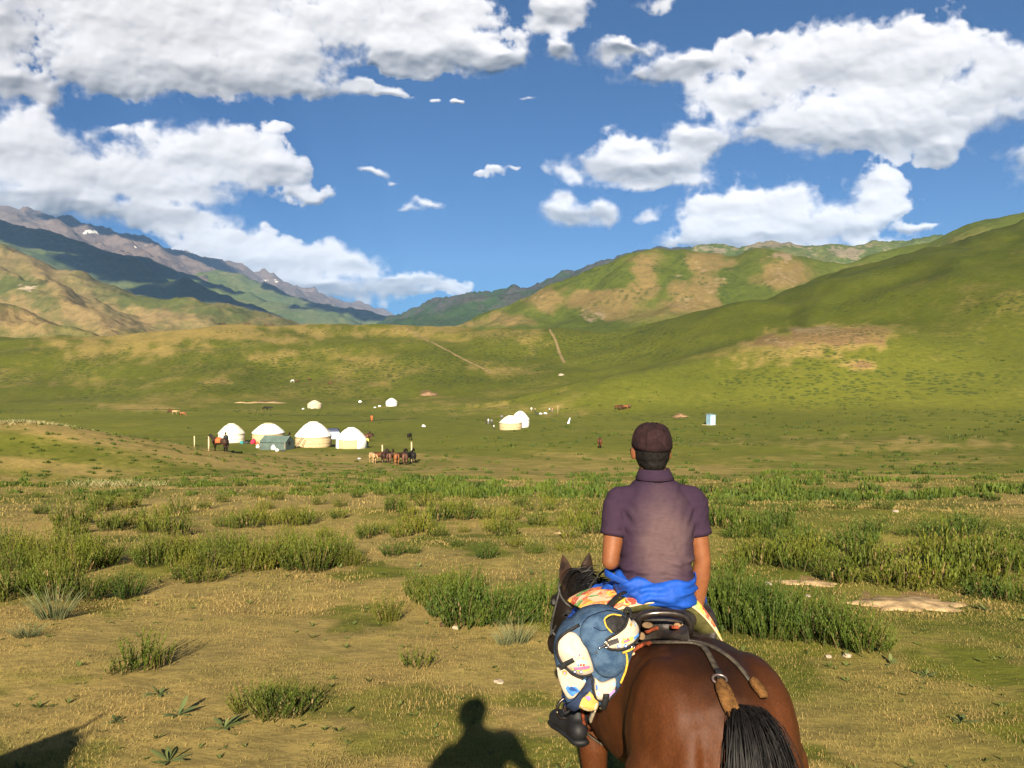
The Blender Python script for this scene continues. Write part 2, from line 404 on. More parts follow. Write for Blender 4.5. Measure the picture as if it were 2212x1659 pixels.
GREEN = (0.112, 0.124, 0.0175); DRY = (0.275, 0.208, 0.076); SOIL = (0.195, 0.130, 0.066); ROCK = (0.27, 0.20, 0.13)
def build_ground():
    az = np.concatenate([np.linspace(-180, -46, 34)[:-1], np.linspace(-46, 46, 620), np.linspace(46, 180, 34)[1:-1]]) * math.pi / 180
    r = np.concatenate([np.exp(np.linspace(math.log(0.6), math.log(760), 470)), np.exp(np.linspace(math.log(800), math.log(18000), 24))])
    A, R = np.meshgrid(az, r)
    x = R * np.sin(A); y = R * np.cos(A)
    z = h_ground(x, y)
    GM.az, GM.r, GM.z = az, r, z
    qx, qy = proj(x, np.maximum(y, 0.5), z)
    qx = np.where(y < 0.5, -9999, qx)
    far = y
    big = fbm(x / 60, y / 60, 4, 120); mid = fbm(x / 14, y / 14, 3, 130)
    dry = 0.40 + 0.30 * big + 0.22 * mid
    # foreground: dry, grazed turf
    dry += (0.42 + 0.22 * sstep(-x, -1.0, 1.5) - 0.30 * sstep(x, 1.2, 3.0)) * (1 - sstep(far, 9, 26)) + 0.42 * sstep(far, 14, 24) * (1 - sstep(far, 65, 100)) * sstep(fbm(x / 16, y / 7, 3, 140), -0.25, 0.25)
    dry -= 0.42 * sstep(far, 115, 150) * (1 - sstep(far, 320, 370)) * (1 - 0.6 * sstep(x, 60, 140))      # damp meadow round the camp
    dry -= 0.28 * sstep(far, 55, 100) * sstep(x, 15, 60)
    dry -= 0.75 * (1 - sstep(far, 14, 30)) * sstep(fbm(x / 2.4, y / 2.4, 4, 145, .6), 0.0, 0.5)
    tanm = spot(qx, qy, [(60,800,260,60,.35),(420,715,420,40,.9),(260,745,240,40,.8),(750,770,150,30,.6),(960,712,240,26,.75),(590,770,90,22,.7),
        (260,770,240,26,.5),(350,800,200,26,.4),(1075,800,110,16,.7),(1140,735,80,30,.6),(180,828,150,22,.55),(480,822,50,12,.8),(820,828,60,14,.6),
        (1780,735,170,42,1.0),(1880,708,90,14,.6),(1640,765,120,30,.6),(2150,640,260,70,.40),(2000,700,180,40,.25),(1860,790,50,14,1.),(1550,640,120,60,.2),
        (1050,880,260,30,.4),(880,1000,500,26,.5),(1900,960,420,22,.5),(1480,1010,300,16,.6),(300,880,120,10,.6),(2212,560,120,40,.3)])
    dry = np.maximum(dry, tanm * 1.05 + 0.25 * mid) - 0.30 * (1 - tanm) * sstep(far, 330, 420)
    dry += 0.05 * sstep(far, 330, 420)
    soil = spot(qx, qy, [(575,868,60,8,.6),(1470,898,24,7,1.),(925,851,28,8,1.),(1790,728,140,28,.95),(1860,788,34,10,.9),(800,828,40,9,.6),(480,822,30,8,.6),
        (620,965,140,14,.35),(880,1003,60,6,.5),(1745,1256,50,14,1.),(1960,1300,120,26,.95),(1230,1150,30,10,.9),(1850,1180,30,10,.7),(1500,1620,400,30,.3),(1950,1560,160,40,.35),(700,1420,200,40,.3)])
    hm = spot(qx, qy, [(1790,728,150,30,1.0),(1690,738,90,22,.8),(1890,716,80,16,.8)], .45, 1.1, .22) * sstep(far, 200, 300)
    soil = np.maximum(soil, hm * .8); dry = np.maximum(dry, hm)
    rock = spot(qx, qy, [(1790,712,130,16,.62),(1690,740,60,22,.5),(1850,735,70,22,.45),(1240,690,30,14,.6)]) * sstep(far, 200, 300)
    lush = sstep(far, 280, 400) * (.62 + .38 * sstep(x, 40, 200)) * (1 - .12 * tanm)  # sun-facing far slopes painted darker, offsetting their brighter light
    tuft = sstep(far, 120, 300) * spot(qx, qy, [(1300,745,260,45,1.),(900,790,260,40,.8),(1850,830,420,60,.8),(500,800,500,60,.55)])
    m = land_material('steppe_turf', GREEN, DRY, SOIL, ROCK, dot=(0.42, 0.50, (0.030, 0.050, 0.014)), fine=1.0, rough_bump=0.12)
    o = finish_land('ground', x, y, z, len(r), len(az), m, dry, soil, rock, wrap=True, tuft=tuft, lush=lush)
    o['label'] = 'grazed steppe meadow of green and dry grass'
    return o
ground = build_ground()

def sector(qx0, qx1, d0, d1, nc, nr):
    a = np.arctan((np.linspace(qx0, qx1, nc) - CX) / FQ); d = np.exp(np.linspace(math.log(d0), math.log(d1), nr))
    A, R = np.meshgrid(np.tan(a), d)
    return A * R, R
def build_hills():
    # --- the tan and green double hill at the right
    x, y = sector(820, 2420, 560, 1500, 420, 230)
    wx = x + 30 * fbm(x / 170, y / 170, 3, 200); wy = y + 30 * fbm(x / 170, y / 170, 3, 210)
    top = [(2700,330,900),(2420,400,900),(2212,466,900),(2050,515,920),(1850,562,940),(1730,574,950),(1690,547,950),(1600,571,960),(1500,541,980),(1440,539,990),(1380,550,1000),(1300,580,1020),(1200,622,1050),(1100,662,1080),(1000,692,1100),(930,708,1120)]
    parts = [ridge(wx, wy, top, 0.52, 14, 0.40),
        ridge(wx, wy, [(1440,539,990),(1390,575,930),(1350,615,880),(1300,655,830),(1240,700,790),(1180,740,770)], 0.50, 10),
        ridge(wx, wy, [(1560,548,970),(1530,590,900),(1480,630,850),(1430,665,800),(1330,700,740),(1240,745,700)], 0.46, 14),
        ridge(wx, wy, [(1690,547,950),(1670,590,890),(1640,640,830),(1560,690,770)], 0.5, 12),
        ridge(wx, wy, [(2212,466,900),(2050,545,820),(1900,600,760),(1780,650,700),(1650,700,660)], 0.42, 20),
        ridge(wx, wy, [(1230,605,1040),(1180,650,960),(1120,690,900),(1060,730,860)], 0.5, 12),
        ridge(wx, wy, [(1080,668,1080),(1030,700,1000),(980,730,960)], 0.5, 12)]
    z = smax(parts, 0.16) - 3.0
    z = z + 3.6 * fbm(x / 85, y / 85, 5, 220, 0.5) + 0.9 * ridged(x / 40, y / 40, 4, 230)
    floor = -25.0
    z = np.maximum(z, floor + 0 * z)
    qx, qy = proj(x, y, z)
    tan = spot(qx, qy, [(1390,600,45,60,1.),(1330,655,80,45,1.),(1530,570,75,36,1.),(1510,620,75,45,1.),(1500,655,90,36,.9),(1695,590,72,50,1.),(1260,650,50,40,.8),(1175,650,55,40,.9),(1420,575,50,40,.8),
        (1100,690,90,18,.7),(1000,700,80,12,.8),(1850,590,60,20,.4),(1390,680,130,26,.5),(2150,520,120,24,.4)], .35, 1.15, .3)
    greenp = spot(qx, qy, [(1450,580,46,42,1.),(1300,600,90,36,.8),(1580,620,36,60,.9),(1230,690,120,28,.5)], .35, 1.15, .3)
    dry = 0.12 + 0.2 * fbm(x / 60, y / 60, 3, 240) + tan * 0.85 - greenp * 0.6
    soil = tan * 0.34
    rock = spot(qx, qy, [(1520,600,80,60,.36),(1695,600,70,50,.40),(1690,553,40,14,.66),(1480,655,80,26,.40),(1280,680,50,18,.55),(1130,640,70,16,.35)]) + 0.10 * ridged(x / 30, y / 30, 3, 250)
    m = land_material('hill_turf', (0.060, 0.080, 0.016), (0.140, 0.108, 0.048), (0.165, 0.122, 0.064), (0.17, 0.135, 0.095), dot=(0.16, 0.5, (0.035, 0.055, 0.015)), fine=0.45, rough_bump=0.35, mott=0.3)
    o = finish_land('hill', x, y, z, 230, 420, m, dry, soil, rock, tuft=greenp)
    o['label'] = 'double-topped green hill with tan eroded spurs at the right'
    # --- green ridge with pale crags behind it
    x, y = sector(1400, 2500, 1900, 3000, 260, 90)
    z = ridge(x, y, [(1380,552,2500),(1500,536,2500),(1600,542,2500),(1640,530,2480),(1675,519,2450),(1750,525,2450),(1850,537,2500),(1890,521,2500),(2000,512,2500),(2080,506,2500),(2500,480,2600)], 0.42, 14, 0.5)
    z = z + 16 * fbm(x / 240, y / 240, 5, 300) + 10 * ridged(x / 130, y / 130, 4, 310) - 8
    qx, qy = proj(x, y, z)
    rock = 0.16 + 0.25 * ridged(x / 120, y / 120, 3, 320) + spot(qx, qy, [(1670,525,90,16,.55),(1830,545,60,14,.4),(1560,540,60,10,.3)])
    m = land_material('ridge_turf', (0.06, 0.09, 0.025), (0.17, 0.15, 0.07), (0.20, 0.16, 0.10), (0.17, 0.15, 0.115), fine=0.18, rough_bump=0.6)
    o = finish_land('hill', x, y, z, 90, 260, m, 0.25 + 0.2 * fbm(x / 200, y / 200, 3, 330), 0 * x, rock)
    o['label'] = 'far green ridge with pale crags above the double hill'
    # --- dark jagged ridge in the middle distance and its lower green shoulder
    x, y = sector(640, 1560, 3000, 5200, 330, 110)
    crest = [(700,720,4700),(800,706,4600),(850,690,4500),(930,655,4400),(980,640,4350),(1040,624,4300),(1090,628,4250),(1130,622,4200),(1180,606,4150),(1230,590,4100),(1290,572,4050),(1350,553,4000),(1420,545,4000),(1700,530,4000)]
    z = smax([ridge(x, y, crest, 0.55, 20, 0.6), ridge(x, y, [(1200,628,3750),(1050,652,3600),(960,676,3500),(860,700,3400),(760,720,3350)], 0.32, 60)], 0.03)
    z = z + 22 * ridged(x / 210, y / 210, 5, 340, 0.55) * sstep(z, -40, 160) + 10 * fbm(x / 300, y / 300, 3, 350) - 12
    rock = 0.20 + 0.26 * sstep(z, 150, 420) + 0.30 * ridged(x / 160, y / 160, 4, 360) * sstep(z, 90, 250)
    m = land_material('dark_ridge', (0.027, 0.052, 0.020), (0.060, 0.075, 0.030), (0.12, 0.10, 0.06), (0.045, 0.047, 0.046), fine=0.12, rough_bump=0.8)
    o = finish_land('mountain', x, y, z, 110, 330, m, 0.18 + 0.2 * fbm(x / 350, y / 350, 3, 370), 0 * x, rock)
    o['label'] = 'dark jagged mountain ridge at the head of the valley'
    # --- tan foothills at the left
    x, y = sector(-900, 900, 900, 3300, 400, 230)
    wx = x + 60 * fbm(x / 420, y / 420, 3, 400); wy = y + 60 * fbm(x / 420, y / 420, 3, 410)
    parts = [ridge(wx, wy, [(-900,430,2300),(-300,505,2350),(0,534,2400),(59,557,2350),(117,582,2300),(195,594,2250),(273,627,2150),(332,651,2050),(391,664,2000),(470,676,1950),(560,690,1900)], 0.42, 30, 0.5),
        ridge(wx, wy, [(59,557,2350),(100,600,2100),(160,640,1900),(230,680,1700),(290,720,1600)], 0.46, 22),
        ridge(wx, wy, [(-300,505,2350),(-80,570,2000),(60,618,1750),(130,660,1600),(210,705,1450)], 0.46, 22),
        ridge(wx, wy, [(195,594,2250),(260,640,2050),(340,675,1900),(420,700,1800)], 0.46, 20),
        ridge(wx, wy, [(-500,560,1500),(-200,605,1300),(0,650,1150),(60,685,1080),(125,722,1000),(160,745,960)], 0.46, 22),
        ridge(wx, wy, [(391,664,2000),(480,685,1850),(540,705,1800)], 0.4, 18),
        ridge(wx, wy, [(300,640,2900),(480,662,2800),(600,680,2700),(680,705,2600)], 0.34, 30)]
    z = smax(parts, 0.09) - 5 + 14 * fbm(x / 260, y / 260, 6, 420, .55) + 7 * ridged(x / 130, y / 130, 4, 430, .55)
    z = np.maximum(z, -60)
    qx, qy = proj(x, y, z)
    tan = spot(qx, qy, [(60,690,90,40,1.),(170,660,110,45,.9),(60,560,140,45,.75),(270,700,90,30,.8),(330,680,70,24,.7),(130,620,120,30,.6),(420,690,60,16,.6),(560,690,60,12,.6)])
    grn = spot(qx, qy, [(30,620,70,26,.8),(100,655,60,30,.6),(230,640,90,22,.5),(320,655,130,22,.9),(420,670,120,14,.7),(130,690,40,20,.6)])
    dry = 0.42 + 0.5 * tan - 0.55 * grn + 0.2 * fbm(x / 160, y / 160, 3, 440)
    rock = spot(qx, qy, [(60,622,26,12,.62)]) + 0.05 + .08 * ridged(x / 60, y / 60, 3, 445)
    m = land_material('foothill_turf', (0.070, 0.084, 0.024), (0.185, 0.140, 0.068), (0.235, 0.165, 0.09), (0.28, 0.24, 0.19), fine=0.2, rough_bump=0.5)
    o = finish_land('hill', x, y, z, 230, 400, m, dry, 0.36 * tan, rock)
    o['label'] = 'smooth tan and green foothills at the left'
    # --- green shoulders of the big range
    x, y = sector(-900, 1060, 3600, 8200, 380, 170)
    wx = x + 150 * fbm(x / 1100, y / 1100, 3, 450); wy = y + 150 * fbm(x / 1100, y / 1100, 3, 460)
    parts = [ridge(wx, wy, [(-900,300,5200),(-300,420,5300),(0,476,5400),(59,491,5350),(117,516,5300),(176,546,5250),(254,570,5200),(330,600,5000),(420,635,4700),(520,668,4400),(600,695,4200)], 0.44, 60, 0.5),
        ridge(wx, wy, [(230,560,6900),(300,566,6800),(380,590,6600),(460,612,6400),(560,640,6100),(650,660,5900),(740,690,5600)], 0.40, 60, 0.5),
        ridge(wx, wy, [(470,590,7900),(560,615,7800),(650,640,7700),(742,668,7600),(820,688,7400),(900,700,7200)], 0.40, 60, 0.5),
        ridge(wx, wy, [(-300,420,5300),(-60,510,4900),(60,560,4500),(180,610,4200),(300,660,4000)], 0.44, 40),
        ridge(wx, wy, [(254,557,5200),(340,610,4800),(430,650,4500),(500,690,4300)], 0.42, 40)]
    z = smax(parts, 0.03) - 10 + 40 * fbm(x / 700, y / 700, 6, 470, .55) + 22 * ridged(x / 420, y / 420, 5, 480, .55)
    z = np.maximum(z, -60)
    dry = 0.26 + 0.3 * fbm(x / 500, y / 500, 4, 490)
    m = land_material('shoulder_turf', (0.062, 0.090, 0.026), (0.15, 0.14, 0.06), (0.3, 0.24, 0.15), (0.3, 0.27, 0.22), fine=0.08, rough_bump=0.5)
    o = finish_land('mountain', x, y, z, 170, 380, m, dry, 0 * x, 0.12 + 0.2 * ridged(x / 400, y / 400, 3, 495) * sstep(z, 500, 900))
    o['label'] = 'dark green mountain shoulders below the rocky range'
    # --- rocky range with snow patches
    x, y = sector(-900, 1000, 7600, 15500, 430, 190)
    crest = [(-900,440,9000),(-300,440,9100),(0,462,9200),(39,468,9250),(78,464,9300),(125,488,9400),(156,490,9500),(203,495,9600),(230,510,9700),(254,520,9800),(289,522,9900),(332,534,10100),(371,551,10300),(410,556,10500),(441,566,10700),(469,580,10900),(488,581,11000),(523,592,11300),(570,602,11700),(625,617,12100),(664,630,12500),(723,646,13000),(781,667,13600),(840,684,14200)]
    sp_ = [ridge(x, y, crest, 0.50, 40, 0.5)]
    for k in range(2, len(crest) - 2, 2):
        qx0, qy0, d0 = crest[k]
        sp_.append(ridge(x, y, [(qx0, qy0, d0), (qx0 + 90, qy0 + 62, d0 - 1500), (qx0 + 200, qy0 + 120, d0 - 2600)], 0.55, 30))
    z = smax(sp_, 0.02)
    z = z + (92 * ridged(x / 900, y / 900, 6, 500, 0.55) + 40 * fbm(x / 1500, y / 1500, 4, 510) - 60) * sstep(z, 0, 500)
    z = np.maximum(z, -60)
    qx, qy = proj(x, y, z)
    up = sstep(z + 120 * fbm(x / 900, y / 900, 4, 520), 620, 900)
    rock = 0.2 + 0.75 * up + 0.2 * ridged(x / 500, y / 500, 3, 530)
    snow = spot(qx, qy, [(195,502,22,8,.8),(290,530,40,10,.34),(400,560,30,8,.3),(590,608,40,7,.36)])
    m = land_material('range_rock', (0.055, 0.075, 0.035), (0.14, 0.12, 0.07), (0.18, 0.145, 0.12), (0.135, 0.108, 0.105), fine=0.04, rough_bump=1.0, snow=True)
    o = finish_land('mountain', x, y, z, 190, 430, m, 0.2 + 0.3 * fbm(x / 800, y / 800, 3, 540), 0.25 * up, rock, snow=snow)
    o['label'] = 'rocky reddish mountain range with snow patches at the far left'
build_hills()

def build_haze():
    me = mesh_np('haze', [(sx * 18800, sy * 18800, -75 if sz < 0 else 2150) for sz in (-1, 1) for sy in (-1, 1) for sx in (-1, 1)],
                 [(0,2,3,1),(4,5,7,6),(0,1,5,4),(2,6,7,3),(0,4,6,2),(1,3,7,5)], smooth=False)
    m = bpy.data.materials.new('clear_mountain_air'); m.use_nodes = True
    t = NT(m.node_tree); t.n.clear()
    v = t.node('ShaderNodeVolumePrincipled'); v.inputs['Color'].default_value = (0.30, 0.56, 1.0, 1)
    v.inputs['Density'].default_value = HAZE_D; v.inputs['Anisotropy'].default_value = 0.0
    out = t.node('ShaderNodeOutputMaterial'); t.l.new(v.outputs[0], out.inputs['Volume'])
    me.materials.append(m)
    o = link(bpy.data.objects.new('haze', me)); o['kind'] = 'stuff'; o['label'] = 'thin bluish air over the whole valley'
HAZE_D = 3.7e-5

build_haze()

# ------------------------------------------------------------------ clouds overhead whose shadows lie on the left-hand mountains
def cloud_material():
    m = bpy.data.materials.new('cloud_white'); m.use_nodes = True
    t = NT(m.node_tree); b = t.n['Principled BSDF']
    t.put(b.inputs['Base Color'], t.mix(t.noise(t.coord(), 0.004, 4), (0.62, 0.64, 0.68), (0.8, 0.8, 0.8)))
    b.inputs['Roughness'].default_value = 1.0
    return m
def build_clouds():
    m = cloud_material(); rs = np.random.RandomState(5)
    bands = [('long flat cloud overhead shading the nearer green mountain shoulder', [(-260,470,5300),(-120,490,5300),(0,505,5250),(70,528,5150),(140,560,5000),(215,590,4850),(300,615,4700),(390,645,4500),(480,668,4400)], 330, 130),
             ('ragged cloud overhead shading the farther mountain shoulders', [(330,605,6600),(420,628,6500),(520,645,6400),(700,672,5900),(640,645,7600),(740,675,7500),(820,690,7300)], 340, 150),
             ('high cloud overhead shading part of the rocky range', [(150,500,9300),(190,520,9200),(350,560,9900),(420,575,10200),(300,545,9600)], 330, 170)]
    for label, pts, rad, th in bands:
        vs, fs, off = [], [], 0
        for p in pts:
            w = P(*p); L = ((6500 if p[2] > 9000 else 2750) - w[2]) / sun_dir.z
            c = w + L * np.array(sun_dir)
            for k in range(7):
                bm = bmesh.new(); bmesh.ops.create_icosphere(bm, subdivisions=3, radius=1.0)
                v = np.array([q.co[:] for q in bm.verts]); f = np.array([[q.index for q in face.verts] for face in bm.faces])
                bm.free()
                r = rad * rs.uniform(0.35, 0.75)
                v = v * (1 + 0.22 * fbm(v[:, 0] * 2.2 + k, v[:, 1] * 2.2 + v[:, 2] * 1.7, 3, 640 + k))[:, None]
                v = v * (r, r, th * rs.uniform(.7, 1.5)); v[:, 2] = np.where(v[:, 2] < 0, v[:, 2] * 0.35, v[:, 2])
                vs.append(v + c + (rs.uniform(-.6, .6) * rad, rs.uniform(-.6, .6) * rad, 120)); fs.append(f + off); off += len(v)
        o = link(bpy.data.objects.new('cloud', mesh_np('cloud', np.concatenate(vs), np.concatenate(fs), m)))
        o['label'] = label; o['category'] = 'cloud'; o['group'] = 'clouds overhead'
build_clouds()
# ------------------------------------------------------------------ modelling helpers
def mat(name, color, rough=0.8, spec=0.3, var=0.15, scale=20.0, color2=None, metal=0.0, bump=0.0, bscale=None, sheen=0.0, detail=4, coord='Object'):
    """plain procedural material: two tones mixed by noise, optional fine relief"""
    m = bpy.data.materials.new(name); m.use_nodes = True
    t = NT(m.node_tree); b = t.n['Principled BSDF']
    c2 = color2 or tuple(min(1, c * (1 + 2 * var)) for c in color)
    c1 = color if color2 else tuple(c * (1 - var) for c in color)
    co = t.coord(coord)
    t.put(b.inputs['Base Color'], t.mix(t.ss(t.noise(co, scale, detail, 0.6), 0.3, 0.7), c1, c2))
    b.inputs['Roughness'].default_value = rough; b.inputs['Specular IOR Level'].default_value = spec
    b.inputs['Metallic'].default_value = metal
    if sheen: b.inputs['Sheen Weight'].default_value = sheen
    if bump:
        bp = t.node('ShaderNodeBump'); bp.inputs['Strength'].default_value = bump; bp.inputs['Distance'].default_value = 0.01
        t.put(bp.inputs['Height'], t.noise(co, bscale or scale * 4, 4, 0.6)); t.l.new(bp.outputs[0], b.inputs['Normal'])
    return m

class Shape:
    """collects closed pieces; .mesh() gives one mesh, .skin() one continuous remeshed surface"""
    def __init__(s): s.v = []; s.f = []; s.n = 0
    def add(s, v, f):
        v = np.asarray(v, float); s.v.append(v); s.f += [tuple(int(i) + s.n for i in q) for q in f]; s.n += len(v); return s
    def loft(s, rings, cap=True):
        rings = [np.asarray(r, float) for r in rings]; k = len(rings[0]); f = []
        for i in range(len(rings) - 1):
            for j in range(k):
                a = i * k + j; b = i * k + (j + 1) % k
                f.append((a, b, b + k, a + k))
        if cap:
            f.append(tuple(range(k - 1, -1, -1))); f.append(tuple((len(rings) - 1) * k + j for j in range(k)))
        return s.add(np.concatenate(rings), f)
    def tube(s, pts, rad, seg=10, flat=None, up=(0, 0, 1), cap=True):
        """tube through points; rad a number or list; flat=(a,b) scales the section along its two axes"""
        pts = [np.asarray(p, float) for p in pts]; n = len(pts)
        rad = [rad] * n if np.isscalar(rad) else list(rad)
        rings = []; u_prev = None
        for i, p in enumerate(pts):
            d = pts[min(i + 1, n - 1)] - pts[max(i - 1, 0)]; d /= (np.linalg.norm(d) + 1e-12)
            u = np.asarray(up, float) if u_prev is None else u_prev
            u = u - d * u.dot(d)
            if np.linalg.norm(u) < 1e-4: u = np.array([1, 0, 0.]) - d * d[0]
            if np.linalg.norm(u) < 1e-4: u = np.array([0, 1, 0.]) - d * d[1]
            u /= np.linalg.norm(u); w = np.cross(d, u); u_prev = u
            fa, fb = flat or (1, 1)
            th = np.arange(seg) / seg * 2 * np.pi
            rings.append(p + rad[i] * (fa * np.cos(th)[:, None] * u + fb * np.sin(th)[:, None] * w))
        return s.loft(rings, cap)
    def cone(s, a, b, ra, rb, seg=14):
        """limb piece with round ends"""
        a = np.asarray(a, float); b = np.asarray(b, float); d = b - a; L = np.linalg.norm(d); d /= L
        pts, rad = [], []
        for t in (-1, -.85, -.5): pts.append(a + d * ra * t); rad.append(ra * max(.05, math.sqrt(max(0, 1 - t * t))))
        pts += [a, b]; rad += [ra, rb]
        for t in (.5, .85, 1): pts.append(b + d * rb * t); rad.append(rb * max(.05, math.sqrt(max(0, 1 - t * t))))
        return s.tube(pts, rad, seg)
    def limb(s, chain, seg=14):
        for (p, r), (q, w) in zip(chain[:-1], chain[1:]): s.cone(p, q, r, w, seg)
        return s
    def ell(s, c, r, rot=None, seg=16, ring=10):
        th = np.arange(seg) / seg * 2 * np.pi; rings = []
        R = np.array(Euler(rot).to_matrix()) if rot else np.eye(3)
        for i in range(ring + 1):
            ph = -np.pi / 2 + np.pi * (0.02 + 0.96 * i / ring)
            q = np.stack([np.cos(ph) * np.cos(th) * r[0], np.cos(ph) * np.sin(th) * r[1], np.full(seg, np.sin(ph) * r[2])], -1)
            rings.append(q @ R.T + np.asarray(c))
        return s.loft(rings)
    def box(s, c, h, rot=None):
        v = np.array([(x, y, z) for z in (-1, 1) for y in (-1, 1) for x in (-1, 1)], float) * h
        if rot is not None: v = v @ np.array(Euler(rot).to_matrix()).T
        return s.add(v + np.asarray(c), [(0,2,3,1),(4,5,7,6),(0,1,5,4),(2,6,7,3),(0,4,6,2),(1,3,7,5)])
    def mesh(s, name, m=None, smooth=True):
        me = bpy.data.meshes.new(name)
        me.from_pydata(np.concatenate(s.v).tolist(), [], s.f); me.update()
        bm = bmesh.new(); bm.from_mesh(me); bmesh.ops.recalc_face_normals(bm, faces=bm.faces); bm.to_mesh(me); bm.free()
        me.polygons.foreach_set('use_smooth', [smooth] * len(me.polygons))
        if m: me.materials.append(m)
        return me
    def skin(s, name, m=None, voxel=0.012, smooth=3, disp=None):
        me0 = s.mesh(name + '_raw'); o = bpy.data.objects.new('tmp', me0); COL.objects.link(o)
        md = o.modifiers.new('r', 'REMESH'); md.mode = 'VOXEL'; md.voxel_size = voxel
        if smooth:
            ms = o.modifiers.new('s', 'SMOOTH'); ms.factor = 0.5; ms.iterations = smooth
        dg = bpy.context.evaluated_depsgraph_get()
        me = bpy.data.meshes.new_from_object(o.evaluated_get(dg)); me.name = name
        bpy.data.objects.remove(o); bpy.data.meshes.remove(me0)
        if disp is not None:
            n = len(me.vertices); co = np.empty(n * 3); no = np.empty(n * 3)
            me.vertices.foreach_get('co', co); me.vertices.foreach_get('normal', no)
            co = co.reshape(-1, 3); no = no.reshape(-1, 3)
            co = disp(co, no); me.vertices.foreach_set('co', co.ravel()); me.update()
        me.polygons.foreach_set('use_smooth', [True] * len(me.polygons))
        me.materials.clear()
        if m: me.materials.append(m)
        return me
def verts_of(me):
    co = np.empty(len(me.vertices) * 3); me.vertices.foreach_get('co', co); return co.reshape(-1, 3)
def part(name, me, parent, label=None, kind=None):
    o = link(bpy.data.objects.new(name, me)); o.parent = parent
    if label: o['label'] = label
    if kind: o['kind'] = kind
    return o
def thing(name, label, cat, loc=(0, 0, 0), rot=(0, 0, 0), group=None, me=None):
    o = link(bpy.data.objects.new(name, me)); o.location = loc; o.rotation_euler = rot
    o['label'] = label; o['category'] = cat
    if group: o['group'] = group
    return o
def copy_thing(src, label, loc=None, rot=None, group=None, scale=None, mats=None):
    def rec(o, parent):
        c = o.copy(); COL.objects.link(c); c.parent = parent
        for ch in KIDS.get(o.name) or [k for k in o.children]: rec(ch, c)
        return c
    c = rec(src, None); c['label'] = label
    if loc is not None: c.location = loc
    if rot is not None: c.rotation_euler = rot
    if group: c['group'] = group
    if scale is not None: c.scale = scale if hasattr(scale, '__len__') else (scale,) * 3
    return c
KIDS = {}
def spline(pts, n):
    """smooth curve through points"""
    p = np.asarray(pts, float); k = len(p); out = []
    q = np.vstack([2 * p[0] - p[1], p, 2 * p[-1] - p[-2]])
    for t in np.linspace(0, k - 1 - 1e-6, n):
        i = int(t); f = t - i; a, b, c, d = q[i], q[i+1], q[i+2], q[i+3]
        out.append(0.5 * ((2 * b) + (-a + c) * f + (2*a - 5*b + 4*c - d) * f * f + (-a + 3*b - 3*c + d) * f ** 3))
    return np.array(out)
def ring(c, ru, rv, u, v, n=24, pw=2.0):
    """closed section round c with axes u, v (superellipse)"""
    th = np.arange(n) / n * 2 * np.pi; cs, sn = np.cos(th), np.sin(th); e = 2 / pw
    return np.asarray(c) + (np.sign(cs) * np.abs(cs) ** e * ru)[:, None] * np.asarray(u, float) + (np.sign(sn) * np.abs(sn) ** e * rv)[:, None] * np.asarray(v, float)
X_, Y_, Z_ = np.eye(3)
# ------------------------------------------------------------------ horses
def coat_material(name, top, side, dark, mane=(0.008, 0.007, 0.006), dark_legs=True, rough=0.58):
    m = bpy.data.materials.new(name); m.use_nodes = True
    t = NT(m.node_tree); b = t.n['Principled BSDF']
    co = t.coord('Object'); sp_ = t.node('ShaderNodeSeparateXYZ'); t.put(sp_.inputs[0], co)
    x, y, z = sp_.outputs
    n = t.noise(co, 3.0, 4, 0.6); hair = t.noise(t.vec('MULTIPLY', co, (60, 60, 22)), 3.0, 3, 0.6)
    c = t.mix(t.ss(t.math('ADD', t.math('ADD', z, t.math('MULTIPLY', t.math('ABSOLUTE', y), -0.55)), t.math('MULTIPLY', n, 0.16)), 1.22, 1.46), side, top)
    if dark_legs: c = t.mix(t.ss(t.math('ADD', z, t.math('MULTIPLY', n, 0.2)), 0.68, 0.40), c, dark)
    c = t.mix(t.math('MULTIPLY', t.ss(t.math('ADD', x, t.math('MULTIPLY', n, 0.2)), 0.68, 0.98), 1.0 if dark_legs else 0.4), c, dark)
    dust = t.math('MULTIPLY', t.ss(t.noise(co, 5.5, 5, .65), .5, .75), .22)
    c = t.mix(dust, c, tuple(min(1, q * 2.2 + .01) for q in side))
    c = t.mix(1.0, c, t.ramp(hair, [(0.3, (0.70, 0.70, 0.70)), (0.7, (1.24, 1.22, 1.18))]), 'MULTIPLY')
    t.put(b.inputs['Base Color'], c); b.inputs['Roughness'].default_value = rough; b.inputs['Specular IOR Level'].default_value = 0.16
    bp = t.node('ShaderNodeBump'); bp.inputs['Strength'].default_value = 0.10; bp.inputs['Distance'].default_value = 0.004
    t.put(bp.inputs['Height'], hair); t.l.new(bp.outputs[0], b.inputs['Normal'])
    return m
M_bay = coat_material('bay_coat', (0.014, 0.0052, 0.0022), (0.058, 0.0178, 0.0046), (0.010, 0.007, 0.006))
M_hair = mat('black_horsehair', (0.0055, 0.0048, 0.0045), 0.6, 0.2, 0.3, 40)
M_hoof = mat('dark_hoof', (0.03, 0.025, 0.02), 0.6, 0.3, 0.3, 30)
M_eye = mat('dark_eye', (0.006, 0.004, 0.003), 0.08, 0.6, 0.1, 10)
M_ear = mat('brown_ear', (0.018, 0.009, 0.005), 0.7, 0.2, 0.4, 20)

